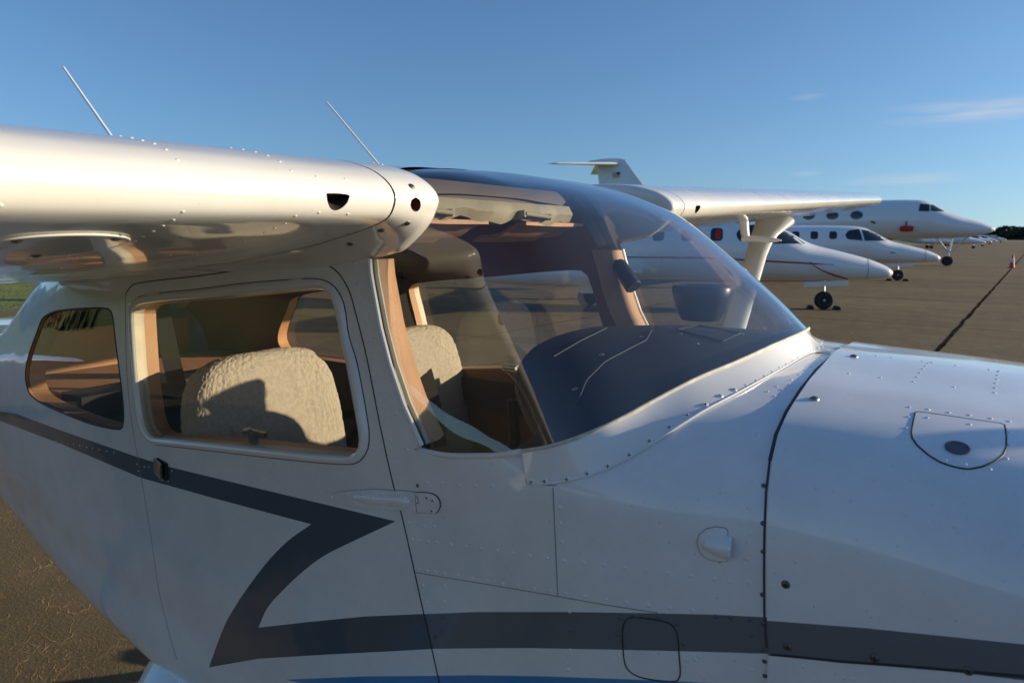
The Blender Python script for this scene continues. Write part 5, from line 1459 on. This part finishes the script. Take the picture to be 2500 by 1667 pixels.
fin = foil((22.7, 27.8, 0, 4.3), (25.9, 28.4, 0, 8.30), M['jet_white'], big, 'fin', True, .085)
b = MB(); b.lathe([(.001, .5), (.14, .1), (.19, -.6), (.19, -1.6), (.1, -2.6), (.001, -2.9)], c=(-26.3, 0, 8.28), axis='X', n=20); b.build('fin_bullet', M['jet_white'], fin)
# flag on the fin: canton towards the nose, thin stripes
fx, fz = 26.25, 7.25
for k in range(7):
    b = MB(); b.box((-(fx + .32), -.185, fz + .05 - k * .065), (.64, .006, .036)); b.build('flag_stripe', M['flag_red'] if k % 2 == 0 else M['cone_white'], fin, ang=30)
b = MB(); b.box((-(fx + .13), -.190, fz - .035), (.28, .006, .22)); b.build('flag_canton', M['flag_blue'], fin, ang=30)
p0 = side_pt(GJ, 5.25, 2.55, 0)
b = MB(); b.lathe([(.001, -.42), (.15, -.40), (.19, -.30), (.19, .30), (.15, .40), (.001, .42)], c=tuple(p0 + Vector((0, -.12, 0))), axis='X', n=16); b.build('pitot_cover', M['red'], bf)
b = MB(); b.tube([p0 + Vector((-.05, -.1, .15)), p0 + Vector((-.05, -.14, .5))], .04, 8); b.build('probe', M['black'], bf)
p0 = side_pt(GJ, 7.2, 2.95, 0); b = MB(); b.tube([p0, p0 + Vector((-.25, -.12, .12))], .06, 8); b.build('probe', M['black'], bf)
b = MB(); b.tube([(-2.38, 0, 1.9), (-2.55, 0, .34)], .07, 10); b.tube([(-2.55, -.2, .34), (-2.55, .2, .34)], .05, 8); b.tube([(-1.58, -.05, 1.9), (-2.51, 0, .85)], .05, 8); b.tube([(-3.28, -.05, 1.9), (-2.57, 0, 1.0)], .045, 8); b.build('nose_gear_leg', M['alu'], big)
for dy in (-.18, .18): wheel((-2.55, dy, .34), .34, .18, big, 'nose_wheel')
PB = R(8)
place(big, at(2311, 649, z=0), PB, 2.55)

# ---- further aircraft at the end of the row
for k, (p, sc_, lab) in enumerate((((2372, 607), 1.0, 'small white jet parked far down the row, just past the large jet'), ((2395, 602), .95, 'second small jet far down the row, its nose beyond the first'),
                                   ((2414, 597), .9, 'third small jet far down the row, below the dark trees'), ((2441, 593), .9, 'last tiny white jet at the far end of the row, near the trees'))):
    c = copy_tree(jet2); c.name = 'business_jet'; place(c, at(*p, z=0), PS, 1.9 * sc_); c.scale = (sc_,) * 3; c['label'] = lab; c['group'] = 'far jets at the end of the row'

# ---- chocks at the nose wheels
def chock(c, psi, label):
    o = MB(); o.loft([[(-.10, y, 0), (.10, y, 0), (.045, y, .11), (-.045, y, .11)] for y in (-.17, .17)])
    h = o.build('wheel_chock', M['tyre'], None, ang=30); h.location = (c[0], c[1], 0); h.rotation_euler = (0, 0, psi)
    return tag(h, label, 'chock', 'chocks at the nose wheels')
for o_, w_, nm in ((jet1, at(2010, 755, z=0), 'nearest jet'), (jet2, at(2190, 686, z=0), 'second jet')):
    for s_, side_ in ((1, 'ahead of'), (-1, 'behind')):
        chock((w_[0] + s_ * .34 * math.cos(PS), w_[1] + s_ * .34 * math.sin(PS)), PS, 'black wedge chock %s the nose wheel of the %s' % (side_, nm))

# ---- traffic cone at the end of the joint
cp = at(2470, 654, z=0)
cone = thing('traffic_cone', 'orange traffic cone with white collar standing on the apron joint', 'cone', (cp[0], cp[1], 0))
b = MB(); b.box((0, 0, .02), (.42, .42, .04)); b.build('cone_base', M['orange'], cone, ang=30)
b = MB(); b.lathe([(.001, .05), (.16, .04), (.155, .06), (.035, .90), (.001, .905)], axis='Z', n=24); b.build('cone_body', M['orange'], cone)
b = MB(); b.lathe([(.118, .36), (.120, .365), (.081, .62), (.079, .62)], axis='Z', n=24); b.build('reflective_collar', M['cone_white'], cone)
